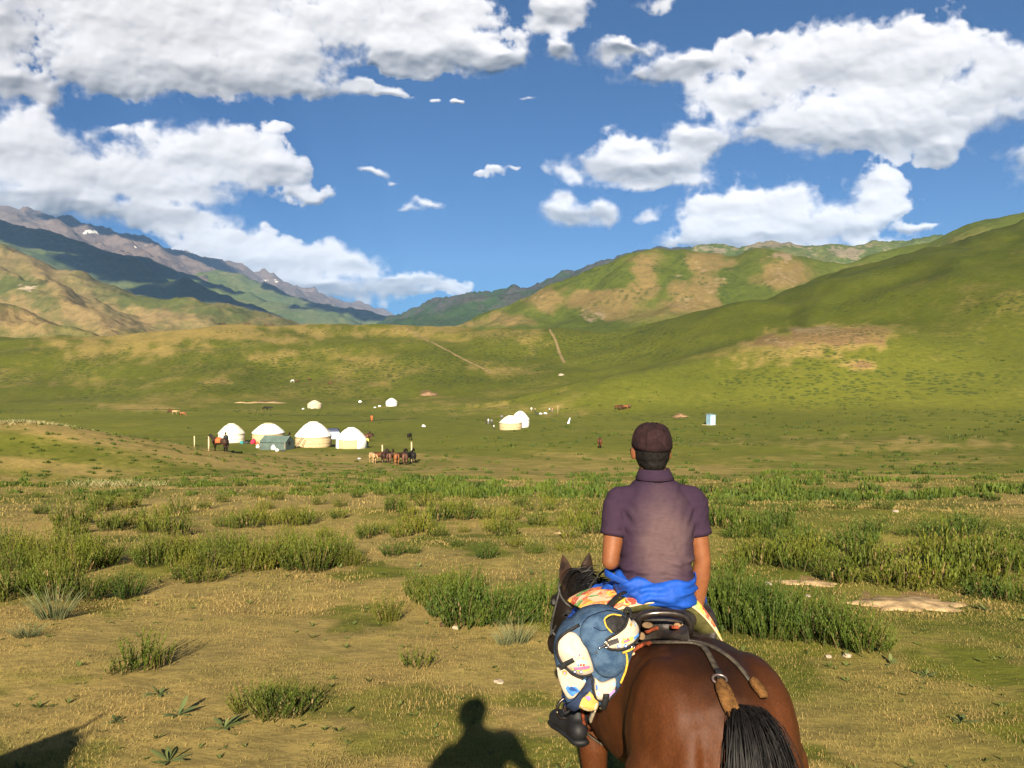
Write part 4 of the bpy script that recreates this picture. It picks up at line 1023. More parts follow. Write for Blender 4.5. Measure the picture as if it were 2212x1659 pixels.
def fold(co, no, fn): return co + no * fn(co)[:, None]
def finger(s, base, d, curl_axis, L, r, curl):
    p = np.asarray(base, float); d = np.asarray(d, float) / np.linalg.norm(d)
    for k, f in enumerate((.45, .32, .23)):
        d = np.array(Matrix.Rotation(curl, 3, Vector(curl_axis)) @ Vector(d)); q = p + d * L * f
        s.cone(p, q, r * (1 - .10*k), r * (.92 - .12*k), 10); p = q
def build_rider(name, label, M, lean=0.0, arm_l=None, arm_r=None, shirt=M_shirt, trous=M_blue, cap=M_cap, voxel=.0065, simple=False):
    t = thing(name, label, 'person'); t.matrix_world = M
    aL = arm_l or [(.02,.168,1.965), (-.02,.212,1.70), (.20,.125,1.665), (.27,.095,1.665)]
    aR = arm_r or [(.02,-.168,1.965), (-.005,-.208,1.69), (.03,-.198,1.475), (.045,-.196,1.40)]
    s = Shape()
    s.loft([ring((x, 0, z), d, w, X_, Y_, 24) for z, x, w, d in ((1.46,.0,.12,.11),(1.50,.0,.15,.11),(1.62,.0,.14,.10),(1.75,.0,.145,.105),(1.88,.015,.165,.11),(1.97,.025,.165,.095),(2.02,.03,.11,.075),(2.05,.03,.06,.055))])
    s.limb([((.03,.005,2.02), .058), ((.045,.008,2.14), .056)])
    h = np.array([.055, .010, 2.195])
    s.ell(h, (.098, .076, .108)); s.ell(h + (.035, 0, -.045), (.068, .062, .075)); s.ell(h + (.055, 0, -.095), (.042, .040, .028))   # skull, face, chin
    s.cone(h + (.095, 0, .0), h + (.118, 0, -.035), .010, .014, 8); s.ell(h + (.098, 0, -.068), (.012, .026, .010))                 # nose, mouth
    for k in (-1, 1):
        s.ell(h + (.085, k*.032, .018), (.018, .022, .010)); s.ell(h + (.005, k*.083, -.022), (.020, .010, .034), (0, 0, k*.35))    # brow, ear
    for chain, k in ((aL, 1), (aR, -1)):
        a, e, w, f = (np.array(q, float) for q in chain)
        s.limb([(a, .055), (a*.55 + e*.45, .049), (e, .038), (e*.68 + w*.32, .042), (w, .027)])
        d = f - w; d /= np.linalg.norm(d); sd = np.cross(d, Z_ if abs(d[2]) < .8 else X_); sd /= np.linalg.norm(sd); nn = np.cross(sd, d)
        c0 = w + d * .048
        s.limb([(w + d*.015, .026), (c0 + sd*.012, .025)]); s.limb([(w + d*.015, .026), (c0 - sd*.014, .024)])
        c1 = w + d * .085
        for j, (o_, L) in enumerate(((.033, .078), (.011, .088), (-.011, .082), (-.032, .066))):
            finger(s, c1 + sd*o_ - d*.012, d + sd*o_*2.2, sd * (1 if simple else 1), L, .0085, .42)
        finger(s, w + d*.035 + sd*.026, d*.6 + sd*.9, d, .062, .0095, .15)
    for k in (-1, 1):
        s.limb([((.02, k*.10, 1.54), .085), ((.20, k*.22, 1.40), .075), ((.34, k*.305, 1.24), .055), ((.24, k*.325, 1.10), .052), ((.13, k*.330, .98), .038)])
        s.limb([((.12, k*.33, .945), .034), ((.24, k*.37, .925), .026)])
    part('body', s.skin('body', M_skin, voxel, 2), t)
    # polo shirt
    s = Shape()
    s.loft([ring((x, y0, z), d, w, X_, Y_, 30, 2.25) for z, x, w, d, y0 in ((1.592,-.014,.158,.136,0),(1.615,-.012,.163,.134,0),(1.66,-.008,.160,.124,0),(1.74,-.004,.163,.120,0),(1.84,.004,.166,.124,0),(1.91,.012,.172,.124,0),(1.965,.02,.168,.112,0),(2.008,.028,.138,.094,0),(2.042,.03,.105,.078,0),(2.055,.032,.078,.07,0))])
    for chain, k in ((aL, 1), (aR, -1)):
        a, e = np.array(chain[0]), np.array(chain[1]); en = a + (e - a) * .57
        s.limb([(a + (0, -k*.07, .022), .055), (a + (0, -k*.008, .0), .064)], 18); s.tube([a + (0, -k*.03, .02), a + (e-a)*.10, a + (e-a)*.34, en], [.05, .066, .063, .059], 20)
    def folds(c):
        x, y, z = c.T
        w = fbm(y * 5 + 3, z * 22 + 1.6 * fbm(y * 4, z * 4, 2, 720), 3, 710)
        low = 1 - sstep(z, 1.63, 1.80)
        sag = np.sin((z + .35 * y * y * 8) * 150 + 3 * fbm(y * 6, z * 6, 2, 722)) * .0026 * low * sstep(z, 1.585, 1.61)
        dia = .006 * fbm((y + z * .55) * 10, (z - y * .4) * 4, 3, 730)
        pit = .006 * np.sin((z * .8 - np.abs(y)) * 95) * np.exp(-((np.abs(y) - .15) / .03) ** 2 - ((z - 1.90) / .06) ** 2)
        cr = .010 * np.exp(-((z - 1.665 - .10 * y) / .014) ** 2) * sstep(y, -.02, .06) + .008 * np.exp(-((z - 1.70 + .12 * y) / .012) ** 2) * sstep(-y, -.02, .06) + .009 * np.exp(-((z - 1.635 + .25 * y * y) / .012) ** 2)
        lng = .007 * np.exp(-((y + .05 - .35 * (z - 1.75)) / .016) ** 2) * sstep(z, 1.64, 1.72) * (1 - sstep(z, 1.86, 1.95)) + .006 * np.exp(-((y - .07 + .25 * (z - 1.75)) / .014) ** 2) * sstep(z, 1.66, 1.74) * (1 - sstep(z, 1.84, 1.92))
        return .0065 * w * (.35 + low) + 1.3 * sag + dia + pit + cr + lng - .006 * np.exp(-(y / .02) ** 2) * sstep(z, 1.75, 1.9) * (x < 0)
    sh = part('shirt', s.skin('shirt', shirt, .0065, 3, lambda co, no: fold(co, no, folds)), t)
    cr = [ring((.034, .004, 2.040), .074, .082, X_, Y_, 26), ring((.034, .004, 2.062), .073, .078, X_, Y_, 26), ring((.036, .004, 2.102), .064, .066, X_, Y_, 26), ring((.036, .004, 2.104), .060, .062, X_, Y_, 26), ring((.034, .004, 2.05), .060, .062, X_, Y_, 26)]
    part('collar', Shape().loft(cr, cap=False).mesh('collar', shirt), sh)
    if not simple:
        part('collar_fold', Shape().loft([ring((.030,.004,2.104), .066, .067, X_, Y_, 30), ring((.026,.004,2.085), .073, .077, X_, Y_, 30), ring((.018,.004,2.060), .080, .087, X_, Y_, 30), ring((.022,.004,2.056), .074, .080, X_, Y_, 30)], cap=False).mesh('collar_fold', shirt), sh)
        for chain, k in ((aL, 1), (aR, -1)):
            a, e = np.array(chain[0]), np.array(chain[1]); en = a + (e - a) * .57; d = (e - a) / np.linalg.norm(e - a)
            part('cuff', Shape().tube([en - d*.022, en - d*.020, en, en + d*.002, en - d*.001], [.0600, .0620, .0620, .0600, .052], 24, cap=False).mesh('cuff', shirt), sh)
    # trousers
    s = Shape()
    s.loft([ring((x, y, z), d, w, X_, Y_, 26, 2.2) for z, x, y, w, d in ((1.515,-.02,0,.13,.12),(1.535,-.028,.01,.168,.150),(1.575,-.03,.012,.180,.160),(1.62,-.026,.010,.178,.152),(1.645,-.016,.01,.170,.134))])
    for k in (-1, 1):
        s.limb([((.03, k*.085, 1.56), .088), ((.20, k*.20 + (.02 if k > 0 else 0), 1.44), .092), ((.34, k*.300, 1.25), .086), ((.24, k*.325, 1.10), .080), ((.165, k*.330, 1.01), .070)], 18)
    def tf(c):
        x, y, z = c.T
        return .010 * fbm((y * .7 + x) * 11, z * 22, 4, 740) + .008 * np.sin((z * 1.0 + .30 * y + .25 * x) * 120 + 4 * fbm(y * 5, z * 5, 2, 741)) * sstep(z, 1.44, 1.5)
    tr = part('trousers', s.skin('trousers', trous, .008, 3, lambda co, no: fold(co, no, tf)), t)
    if not simple:   # slack waistband standing off the left hip
        wb = []
        for f in np.linspace(0, 1, 40):
            a = f * 2 * math.pi; lft = max(0, math.sin(a)) ** 3
            wb.append(np.array([-.012 + .140 * math.cos(a) - .02 * lft, .012 + (.184 + .040 * lft) * math.sin(a), 1.632 + .022 * lft - .035 * max(0, -math.cos(a)) * (1 - lft)]))
        part('waistband', Shape().tube(wb, .006, 8, flat=(2.6, .7)).mesh('waistband', trous), tr)
    # boots
    for k in (-1, 1):
        b = Shape()
        b.limb([((.22, k*.328, 1.09), .068), ((.165, k*.330, 1.02), .062), ((.115, k*.334, .945), .052)], 16)
        b.ell((.075, k*.340, .905), (.054, .046, .050)); b.limb([((.10, k*.340, .905), .048), ((.19, k*.385, .900), .046), ((.235, k*.415, .895), .042)], 14)
        bo = part('boot', b.skin('boot', M_boot, .008, 3), t)
        so = Shape().loft([ring((x, k*y, .862), .001 + w, .014, (0, 1, 0), Z_, 12, 3) for x, y, w in ((.025,.330,.02),(.04,.333,.040),(.09,.345,.044),(.16,.372,.043),(.22,.405,.045),(.262,.428,.030),(.272,.432,.008))])
        part('sole', so.mesh('sole', M_boot), bo)
    # hair and cap
    s = Shape(); s.ell(h + (-.012, 0, -.012), (.094, .0805, .098)); s.ell(h + (-.045, 0, -.062), (.052, .058, .048))
    def hr(c):
        d = c - h; return .0025 * fbm(c[:, 1] * 90, c[:, 2] * 60, 2, 750) - .03 * sstep(d[:, 0], .035, .06) * (d[:, 2] < .04)
    part('hair', s.skin('hair', M_hairm, .006, 2, lambda co, no: fold(co, no, hr)), t)
    th = np.arange(36) / 36 * 2 * np.pi; rings = []
    for f in np.linspace(0, 1, 12):
        ph = f * math.pi * .5
        z = .008 + .104 * math.sin(ph); r = math.cos(ph) ** .62
        bulge = 1 + .015 * np.sin(th * 6) * (f > .05)
        rings.append(np.stack([h[0] - .003 + .1085 * r * np.cos(th) * bulge, h[1] + .0905 * r * np.sin(th) * bulge, np.full(36, h[2] + z) - .016 * (np.cos(th) < 0) * np.abs(np.cos(th)) * (1 - f) ** 2], -1))
    cp_ = part('cap', Shape().loft(rings[:-1]).mesh('cap', cap), t)
    vis = Shape().loft([np.stack([h[0] + .095 + f * .075 * np.sqrt(np.clip(1 - np.linspace(-1, 1, 15)**2, 0, 1)), h[1] + .078 * np.linspace(-1, 1, 15), np.full(15, h[2] + .005 - .02 * f) - .02 * np.linspace(-1, 1, 15) ** 2 + dz], -1) for f, dz in ((0, 0), (1, 0), (1, -.004), (0, -.004))], cap=False)
    part('visor', vis.mesh('visor', cap), cp_)
    part('button', Shape().ell(h + (-.003, 0, .111), (.008, .008, .005), None, 10, 6).mesh('button', cap), cp_)
    if not simple:
        for a in np.arange(6) / 6 * 2 * math.pi + .52:
            seam = [(h[0] - .003 + .1105 * math.cos(p) ** .62 * math.cos(a), h[1] + .0925 * math.cos(p) ** .62 * math.sin(a), h[2] + .010 + .104 * math.sin(p)) for p in np.linspace(.08, 1.5, 10)]
            part('seam', Shape().tube(seam, .0014, 5).mesh('seam', cap), cp_)
    return t
rider = build_rider('person', 'rider in dark cap, faded purple polo shirt and blue trousers on bay horse', M_R)

# ---------------- bridle and reins
def build_bridle():
    t = thing('bridle', 'grey rope bridle on the bay horse head', 'bridle'); t.matrix_world = M_H
    p, d, u, v = hframe; m = mat('grey_rope', (.045, .043, .040), .9, .15, .4, 60, bump=.5)
    def hoop(o, ru, rv, tilt=0): return [o + u * ru * math.cos(a) + (v + d * tilt) * rv * math.sin(a) for a in np.linspace(0, 2*np.pi, 25)]
    part('crown_strap', Shape().tube(hoop(p + .065*d, .097, .108, -.3), .006, 7, cap=False).mesh('crown_strap', m), t)
    part('noseband', Shape().tube(hoop(p + .40*d, .066, .080), .006, 7, cap=False).mesh('noseband', m), t)
    for k in (-1, 1):
        part('cheek_strap', Shape().tube(spline([p + .07*d + k*.095*u + .01*v, p + .22*d + k*.104*u - .02*v, p + .33*d + k*.082*u, p + .46*d + k*.062*u], 10), .006, 7).mesh('cheek_strap', m), t)
        part('knot', Shape().ell(p + .16*d + k*.106*u + .015*v, (.016, .012, .018)).mesh('knot', m), t)
        hand = np.array(M_Hi @ M_R @ Vector((.27, .095, 1.665)))
        part('rein', Shape().tube(spline([p + .46*d + k*.062*u, (1.25, k*.085, 1.10), (.80, k*.115, 1.24), (.50, .04 + k*.08, 1.46), hand], 24), .0055, 6).mesh('rein', m), t)
    return t
bridle = build_bridle()
# ------------------------------------------------------------------ the denim and cream rucksack hung on the near side
M_denim = mat('blue_denim', (0.022, 0.048, 0.095), 0.95, 0.12, 0.35, 26, color2=(0.060, 0.102, 0.165), bump=.5, bscale=260)
M_navy = mat('navy_nylon', (0.012, 0.020, 0.045), 0.8, 0.2, 0.3, 14, bump=.2)
M_cream = mat('cream_printed_cotton', (0.44, 0.355, 0.27), 0.9, 0.15, 0.08, 12, bump=.3, bscale=300)
M_zip = mat('black_zip_tape', (0.010, 0.009, 0.009), 0.7, 0.25, 0.3, 80)
M_silver = mat('silver_metal', (0.62, 0.60, 0.58), 0.25, 0.5, 0.1, 30, metal=1.0)
M_yellowcord = mat('yellow_cord', (0.50, 0.30, 0.04), 0.9, 0.1, 0.25, 90, bump=.5)
def flat_mat(name, c): return mat(name, c, .9, .12, .1, 40)
INK = {k: flat_mat('print_' + k, c) for k, c in dict(pink=(.55,.10,.20), red=(.50,.05,.04), blue=(.05,.16,.42), sky=(.20,.42,.62), green=(.30,.40,.08), yellow=(.40,.27,.07), orange=(.58,.22,.06), white=(.66,.60,.54), violet=(.30,.18,.40), navy=(.02,.06,.20)).items()}
BD = 3.22                                     # distance of the bag's middle
BS = FQ * 1.15732 * 4.366 / BD                # detail pixels per metre there
M_B = Matrix.Translation(P(*crop(500, 690), BD)) @ Matrix.Rotation(math.radians(4), 4, 'Z')
def bst(cx, cy): return (cx - 500) / BS, -(cy - 690) / BS
def bulge(s_, t_):
    """front face of the stuffed bag: depth towards the viewer"""
    s_ = np.asarray(s_); t_ = np.asarray(t_)
    c = -.045 * t_ / .2
    q = np.clip(1 - (np.abs((s_ - c * .3) / .200) ** 2.6) - (np.abs(t_ / .225) ** 2.6), 0, 1)
    return .088 * q ** .5 + .010 * fbm(s_ * 11, t_ * 11, 2, 800) + .004 * fbm(s_ * 34 + t_ * 12, t_ * 26, 3, 805)
def build_bag():
    t = thing('rucksack', 'stuffed denim rucksack with cream printed pockets hung at the saddle', 'rucksack'); t.matrix_world = M_B
    # body: lofted from the outline, deeper in the middle
    out = np.array([bst(*p) for p in ((300,300),(440,180),(640,140),(850,205),(965,330),(1000,470),(950,620),(880,780),(800,960),(700,1110),(580,1200),(420,1215),(320,1235),(225,1165),(175,980),(125,800),(100,640),(120,490),(180,380),(230,320))])
    o2 = spline(np.vstack([np.c_[out, np.zeros(len(out))], [*out[0], 0]]), 72)[:-1, :2]
    cen = o2.mean(0); rings = []
    for f, dep in ((.02, 1), (.25, 1), (.45, 1), (.62, 1), (.78, 1), (.90, 1), (.97, .9), (1.0, .55), (1.0, 0), (.96, -.5), (.8, -.9), (.4, -1.1), (.02, -1.15)):
        q = cen + (o2 - cen) * f
        y = -bulge(q[:, 0], q[:, 1]) * np.clip(dep, 0, 1) - .012 * (dep > 0) + (.10 * -dep if dep < 0 else 0)
        rings.append(np.c_[q[:, 0], y, q[:, 1]])
    part('body', Shape().loft(rings).mesh('body', M_denim), t)
    def panel(name, pts, m, lift=.006, th=.004, parent=t, smooth_n=48, label=None, puff=.0):
        p = np.array([bst(*q) for q in pts]); c = spline(np.vstack([np.c_[p, np.zeros(len(p))], [*p[0], 0]]), smooth_n)[:-1, :2] if smooth_n else p
        ce = c.mean(0); rr = []
        for f, l in ((1.0, -.006), (1.0, lift), (.93, lift + th), (.7, lift + th + puff*.6), (.4, lift + th + puff*.9), (.05, lift + th + puff)):
            q = ce + (c - ce) * f
            rr.append(np.c_[q[:, 0], -bulge(q[:, 0], q[:, 1]) - .012 - l, q[:, 1]])
        return part(name, Shape().loft(rr).mesh(name, m), parent, label)
    def cord(name, pts, r, m, lift=.010, parent=t, n=26, flat=None):
        c = spline(np.array([(*bst(*q), 0) for q in pts]), n)
        return part(name, Shape().tube([np.array([p[0], -bulge(p[0], p[1]) - .012 - lift, p[1]]) for p in c], r, 8, flat=flat, up=(0, -1, 0)).mesh(name, m), parent)
    def dot(name, cx, cy, r, m, parent, lift=.013, ry=None):
        s0, t0 = bst(cx, cy); a = np.linspace(0, 2*np.pi, 17)[:-1]; rr = r / BS; ry = (ry or r) / BS
        q = np.c_[s0 + rr*np.cos(a), t0 + ry*np.sin(a)]
        r_ = [np.c_[q[:, 0], -bulge(q[:, 0], q[:, 1]) - .012 - l, q[:, 1]] for l in (lift - .006, lift)] 
        part(name, Shape().loft(r_).mesh(name, m, False), parent)
    side = panel('side_pocket', ((115,430),(190,352),(300,350),(400,480),(450,590),(480,690),(485,775),(340,795),(225,730),(140,630),(105,520)), M_cream, .010, .006, puff=.012)
    cord('zip', ((345,265),(210,330),(125,410),(100,520),(135,640),(225,738),(330,795),(470,795)), .0062, M_zip, .012, side, 30)
    lowl = panel('lower_pocket', ((105,735),(200,735),(290,812),(410,860),(350,980),(250,1075),(180,1000),(125,860)), M_cream, .008, .005, puff=.008)
    cord('zip', ((115,700),(190,720),(270,790),(400,850)), .005, M_zip, .012, lowl, 18)
    lowr = panel('front_pocket', ((505,830),(600,880),(730,850),(725,960),(660,1072),(600,1085),(535,1070),(500,960)), M_cream, .010, .006, puff=.010)
    cord('zip', ((470,800),(485,930),(520,1050),(600,1090),(680,1060),(740,940)), .0055, M_zip, .011, lowr, 24)
    yel = panel('bottom_panel', ((450,975),(550,1095),(545,1205),(460,1222),(385,1200),(330,1130)), INK['yellow'], .008, .004, puff=.006)
    panel('cream_corner', ((350,1130),(400,1192),(460,1203),(535,1192),(542,1120),(470,1160),(410,1140)), M_cream, .014, .002, yel)
    panel('side_web', ((485,820),(500,880),(430,1000),(360,1090),(310,1230),(215,1170),(300,1060),(390,930),(430,830)), M_navy, .011, .005)
    lid = panel('lid', ((345,390),(355,310),(395,245),(480,185),(640,148),(760,165),(860,215),(960,330),(990,440),(945,540),(885,640),(830,740),(730,815),(640,830),(570,800),(510,745),(482,670),(455,590),(420,510),(370,450)), M_denim, .014, .008, smooth_n=64, puff=.014)
    L = .034
    vent = panel('mesh_pocket', ((625,200),(720,168),(830,200),(855,255),(760,330),(665,315),(620,255)), M_zip, L, .004, lid)
    cord('piping', ((600,215),(620,180),(700,158),(800,180)), .003, M_yellowcord, L + .004, vent, 14); cord('piping', ((605,215),(625,270),(680,330)), .003, M_yellowcord, L + .004, vent, 10)
    fl = panel('top_flap', ((595,440),(640,395),(720,345),(820,300),(885,215),(925,265),(985,295),(1020,385),(960,435),(860,475),(740,500),(650,492)), M_cream, L + .004, .006, lid, puff=.004)
    cord('binding', ((600,440),(640,488),(740,506),(860,480),(960,440),(1022,388)), .0050, M_zip, L + .012, fl, 24); cord('binding', ((610,400),(720,335),(820,290),(880,200)), .0050, M_zip, L + .010, fl, 16)
    panel('grey_tab', ((625,415),(735,372),(752,425),(640,462)), flat_mat('grey_patch', (.05,.045,.045)), L + .014, .002, fl, 0)
    cord('clasp', ((600,405),(590,440),(600,470),(630,462),(628,410),(600,405)), .0030, M_silver, L + .016, fl, 26)
    cord('zip_pull', ((530,475),(580,455)), .0045, M_silver, L + .012, lid, 6); dot('rivet', 508, 520, 10, M_silver, lid, L + .006)
    cord('cord', ((795,550),(850,540),(920,520)), .0042, M_yellowcord, L + .004, lid, 10)
    cord('cord', ((835,540),(855,640),(835,740),(800,830),(778,880)), .0042, M_yellowcord, L - .006, lid, 22)
    s0, t0 = bst(918, 515); cord('eyelet', [(918 + 18*math.cos(a), 515 + 18*math.sin(a)) for a in np.linspace(0, 2*np.pi, 14)], .0028, M_silver, L + .002, lid, 26)
    cord('seam', ((480,262),(560,300),(640,300)), .0016, M_navy, L + .002, lid, 10)
    cord('strap_tab', ((135,715),(200,655),(270,605)), .0105, M_blackweb, .026, side, 12, (.55, 1)); cord('strap_tab', ((622,985),(612,1080),(600,1175)), .0125, M_blackweb, .028, lowr, 12, (.55, 1))
    dot('rivet', 570, 1165, 9, M_silver, lowr, .034); dot('rivet', 130, 725, 8, M_silver, side, .034)
    cord('hanging_strap', ((205,1165),(205,1240),(215,1330)), .004, M_blackweb, -.02, t, 10); cord('hanging_strap', ((300,1225),(270,1300),(215,1335)), .004, M_blackweb, -.02, t, 10)
    cord('carry_loop', ((850,250),(880,170),(905,150),(935,190),(940,260)), .007, M_blackweb, .012, lid, 16)
    # prints
    K = .0275
    for cx, cy, r, c in ((270,512,12,'pink'),(327,556,13,'pink'),(372,590,9,'green'),(345,660,12,'red'),(375,660,12,'red'),(318,662,11,'blue')): dot('print', cx, cy, r, INK[c], side, K)
    for cx in (285, 350): dot('print', cx, 738, 19, INK['navy'], side, K); dot('print', cx, 738, 11, INK['white'], side, K + .0012)
    panel('print', ((300,620),(345,605),(395,625),(410,650),(395,645),(345,628),(305,645)), INK['sky'], K - .002, .0015, side); panel('print', ((270,690),(420,675),(432,706),(290,718)), INK['pink'], K - .002, .0015, side); panel('print', ((255,715),(300,722),(440,712),(430,728),(300,736),(262,730)), INK['green'], K - .003, .0015, side)
    K = .021
    panel('print', ((190,930),(215,905),(250,925),(290,910),(325,940),(340,965),(300,990),(265,1020),(225,990)), INK['blue'], K, .0015, lowl); panel('print', ((215,935),(255,915),(300,935),(320,960),(265,965)), INK['navy'], K + .0012, .0015, lowl); dot('print', 182, 768, 27, INK['orange'], lowl, K + .002); dot('print', 182, 768, 12, INK['violet'], lowl, K + .0035); dot('print', 392, 848, 13, INK['sky'], lowl, K + .002)
    K = .026
    panel('print', ((510,900),(525,885),(530,930),(515,945)), INK['blue'], K, .0015, lowr, 0); dot('print', 535, 985, 20, INK['sky'], lowr, K + .001); dot('print', 535, 985, 9, INK['red'], lowr, K + .0022); panel('print', ((690,890),(722,870),(722,905),(700,918)), INK['sky'], K, .0015, lowr, 0); panel('print', ((645,1005),(715,945),(720,965),(655,1030)), INK['violet'], K, .0015, lowr, 0)
    panel('print', ((405,1040),(450,1020),(470,1060),(440,1085)), INK['violet'], .019, .0015, yel, 0)
    K = L + .0165
    for cx in (745, 820): dot('print', cx, 462, 17, INK['blue'], fl, K); dot('print', cx, 462, 9, INK['white'], fl, K + .001)
    panel('print', ((770,420),(800,388),(850,395),(900,385),(915,410),(860,432),(790,436)), INK['green'], K - .002, .0015, fl); panel('print', ((800,405),(850,402),(880,412),(810,428)), INK['pink'], K, .0015, fl); dot('print', 848, 398, 9, INK['red'], fl, K + .002); panel('print', ((922,400),(1000,388),(995,405),(930,425)), INK['blue'], K - .002, .0015, fl, 0); dot('print', 900, 272, 15, INK['orange'], fl, K); dot('print', 965, 300, 10, INK['sky'], fl, K)
    # shoulder straps slung up to the saddle
    part('shoulder_strap', Shape().tube(spline([(.08,.06,.17),(.13,.13,.19),(.18,.2,.19)], 10), .012, 8, flat=(.4, 1)).mesh('shoulder_strap', M_blackweb), t)
    part('back_panel', Shape().loft([np.c_[(cen + (o2 - cen) * f)[:, 0], np.full(len(o2), y), (cen + (o2 - cen) * f)[:, 1]] for f, y in ((.9, .06), (.85, .11), (.5, .125), (.02, .13))]).mesh('back_panel', M_navy), t)
    return t
bag = build_bag()
# ------------------------------------------------------------------ riders out of the frame whose shadows fall into it
NECK_UP = [((.50,0,1.22),.115,.24),((.62,.0,1.32),.10,.20),((.74,.0,1.45),.088,.165),((.85,.0,1.58),.078,.14),((.93,.0,1.68),.072,.12),((.98,0,1.73),.066,.105)]
HEAD_UP = ((.98,0,1.77),(1.06,0,1.68),(1.2,0,1.5),(1.32,0,1.36))
def build_others():
    M_dk = coat_material('dark_bay_coat', (.02,.01,.006), (.07,.03,.014), (.010,.007,.006))
    h2, b2, _ = build_horse('horse', 'horse of the photographer, only its shadow seen at bottom centre', M_dk, M_hair, .022, 400, 160, NECK_UP, HEAD_UP, .03, 5, 'horses outside the frame')
    px, py = -.90, -.18
    h2.matrix_world = Matrix.Translation((px, py, gz(px, py))) @ Matrix.Rotation(math.radians(90 + 105), 4, 'Z') @ Matrix.Scale(1.1, 4)
    al = [(.02,.168,1.965), (.06,.25,1.72), (.25,.16,1.80), (.31,.10,1.84)]
    ar = [(.02,-.168,1.965), (-.02,-.29,1.74), (.16,-.30,1.70), (.22,-.28,1.73)]
    pz = gz(px, py)
    build_rider('person', 'photographer on horseback, only the shadow seen at bottom centre', Matrix.Translation((px + .86, py + .14, pz + .02)) @ Matrix.Rotation(math.radians(90 + 15), 4, 'Z') @ Matrix.Rotation(math.radians(-16), 4, 'X') @ Matrix.Scale(1.22, 4), 0, al, ar,
                mat('grey_shirt', (.2,.2,.22), .9), mat('grey_trousers', (.1,.1,.12), .9), mat('dark_hat', (.05,.05,.06), .9), .012, True)
    h3 = copy_thing(h2, 'horse at the left edge, only the shadow of its head seen', (-2.55, .78, gz(-2.55, .78)), (0, 0, math.radians(172)), 'horses outside the frame')
build_others()
# ------------------------------------------------------------------ vegetation
def leaf_material(name, c1, c2, c3=None, rough=.65, trans=.25):
    m = bpy.data.materials.new(name); m.use_nodes = True
    t = NT(m.node_tree); t.n.clear()
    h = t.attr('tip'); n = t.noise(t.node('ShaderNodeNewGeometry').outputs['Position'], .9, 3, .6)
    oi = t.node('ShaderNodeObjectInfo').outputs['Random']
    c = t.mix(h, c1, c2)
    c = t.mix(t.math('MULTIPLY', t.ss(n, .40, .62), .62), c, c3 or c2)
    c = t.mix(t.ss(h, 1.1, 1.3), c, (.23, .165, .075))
    c = t.mix(1.0, c, t.ramp(oi, [(0, (.78,.82,.8)), (1, (1.18,1.1,1.0))]), 'MULTIPLY')
    b = t.node('ShaderNodeBsdfPrincipled'); t.put(b.inputs['Base Color'], c); b.inputs['Roughness'].default_value = rough; b.inputs['Specular IOR Level'].default_value = .2
    tr = t.node('ShaderNodeBsdfTranslucent'); t.put(tr.inputs[0], c)
    mx = t.node('ShaderNodeMixShader'); mx.inputs[0].default_value = trans; t.l.new(b.outputs[0], mx.inputs[1]); t.l.new(tr.outputs[0], mx.inputs[2])
    out = t.node('ShaderNodeOutputMaterial'); t.l.new(mx.outputs[0], out.inputs[0])
    return m
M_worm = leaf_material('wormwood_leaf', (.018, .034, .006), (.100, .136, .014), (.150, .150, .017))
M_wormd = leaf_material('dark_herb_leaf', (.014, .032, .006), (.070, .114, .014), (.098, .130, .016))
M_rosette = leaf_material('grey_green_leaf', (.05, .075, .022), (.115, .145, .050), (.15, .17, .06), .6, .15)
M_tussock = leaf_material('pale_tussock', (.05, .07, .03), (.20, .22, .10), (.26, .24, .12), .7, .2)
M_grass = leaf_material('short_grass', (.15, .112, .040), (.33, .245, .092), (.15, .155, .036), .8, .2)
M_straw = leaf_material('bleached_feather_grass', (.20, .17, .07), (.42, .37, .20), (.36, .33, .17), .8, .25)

def blades(base, d0, L, w, bend, rs, seg=3):
    """a tapering leaf strip -> verts, faces, tip values"""
    side = np.cross(d0, (0, 0, 1)); n_ = np.linalg.norm(side)
    side = side / n_ if n_ > 1e-3 else np.array([1., 0, 0])
    a = rs.uniform(0, 2*np.pi); side = side * math.cos(a) + np.cross(d0, side) * math.sin(a)
    V = []; T = []; p = np.array(base, float); d = np.array(d0, float)
    for j in range(seg + 1):
        f = j / seg; ww = w * (1 - f) ** .7 if j < seg else w * .08
        V += [p - side*ww, p + side*ww]; T += [f, f]
        d = d + np.array(bend) / seg; d /= np.linalg.norm(d); p = p + d * L / seg
    F = [(2*j, 2*j+1, 2*j+3, 2*j+2) for j in range(seg)]
    return V, F, T
class Leaves:
    def __init__(s): s.V = []; s.F = []; s.T = []; s.n = 0
    def add(s, V, F, T):
        s.V += list(V); s.F += [tuple(i + s.n for i in f) for f in F]; s.T += list(T); s.n += len(V)
    def mesh(s, name, m):
        me = mesh_np(name, np.array(s.V), np.array(s.F), m); add_attr(me, 'tip', s.T); return me
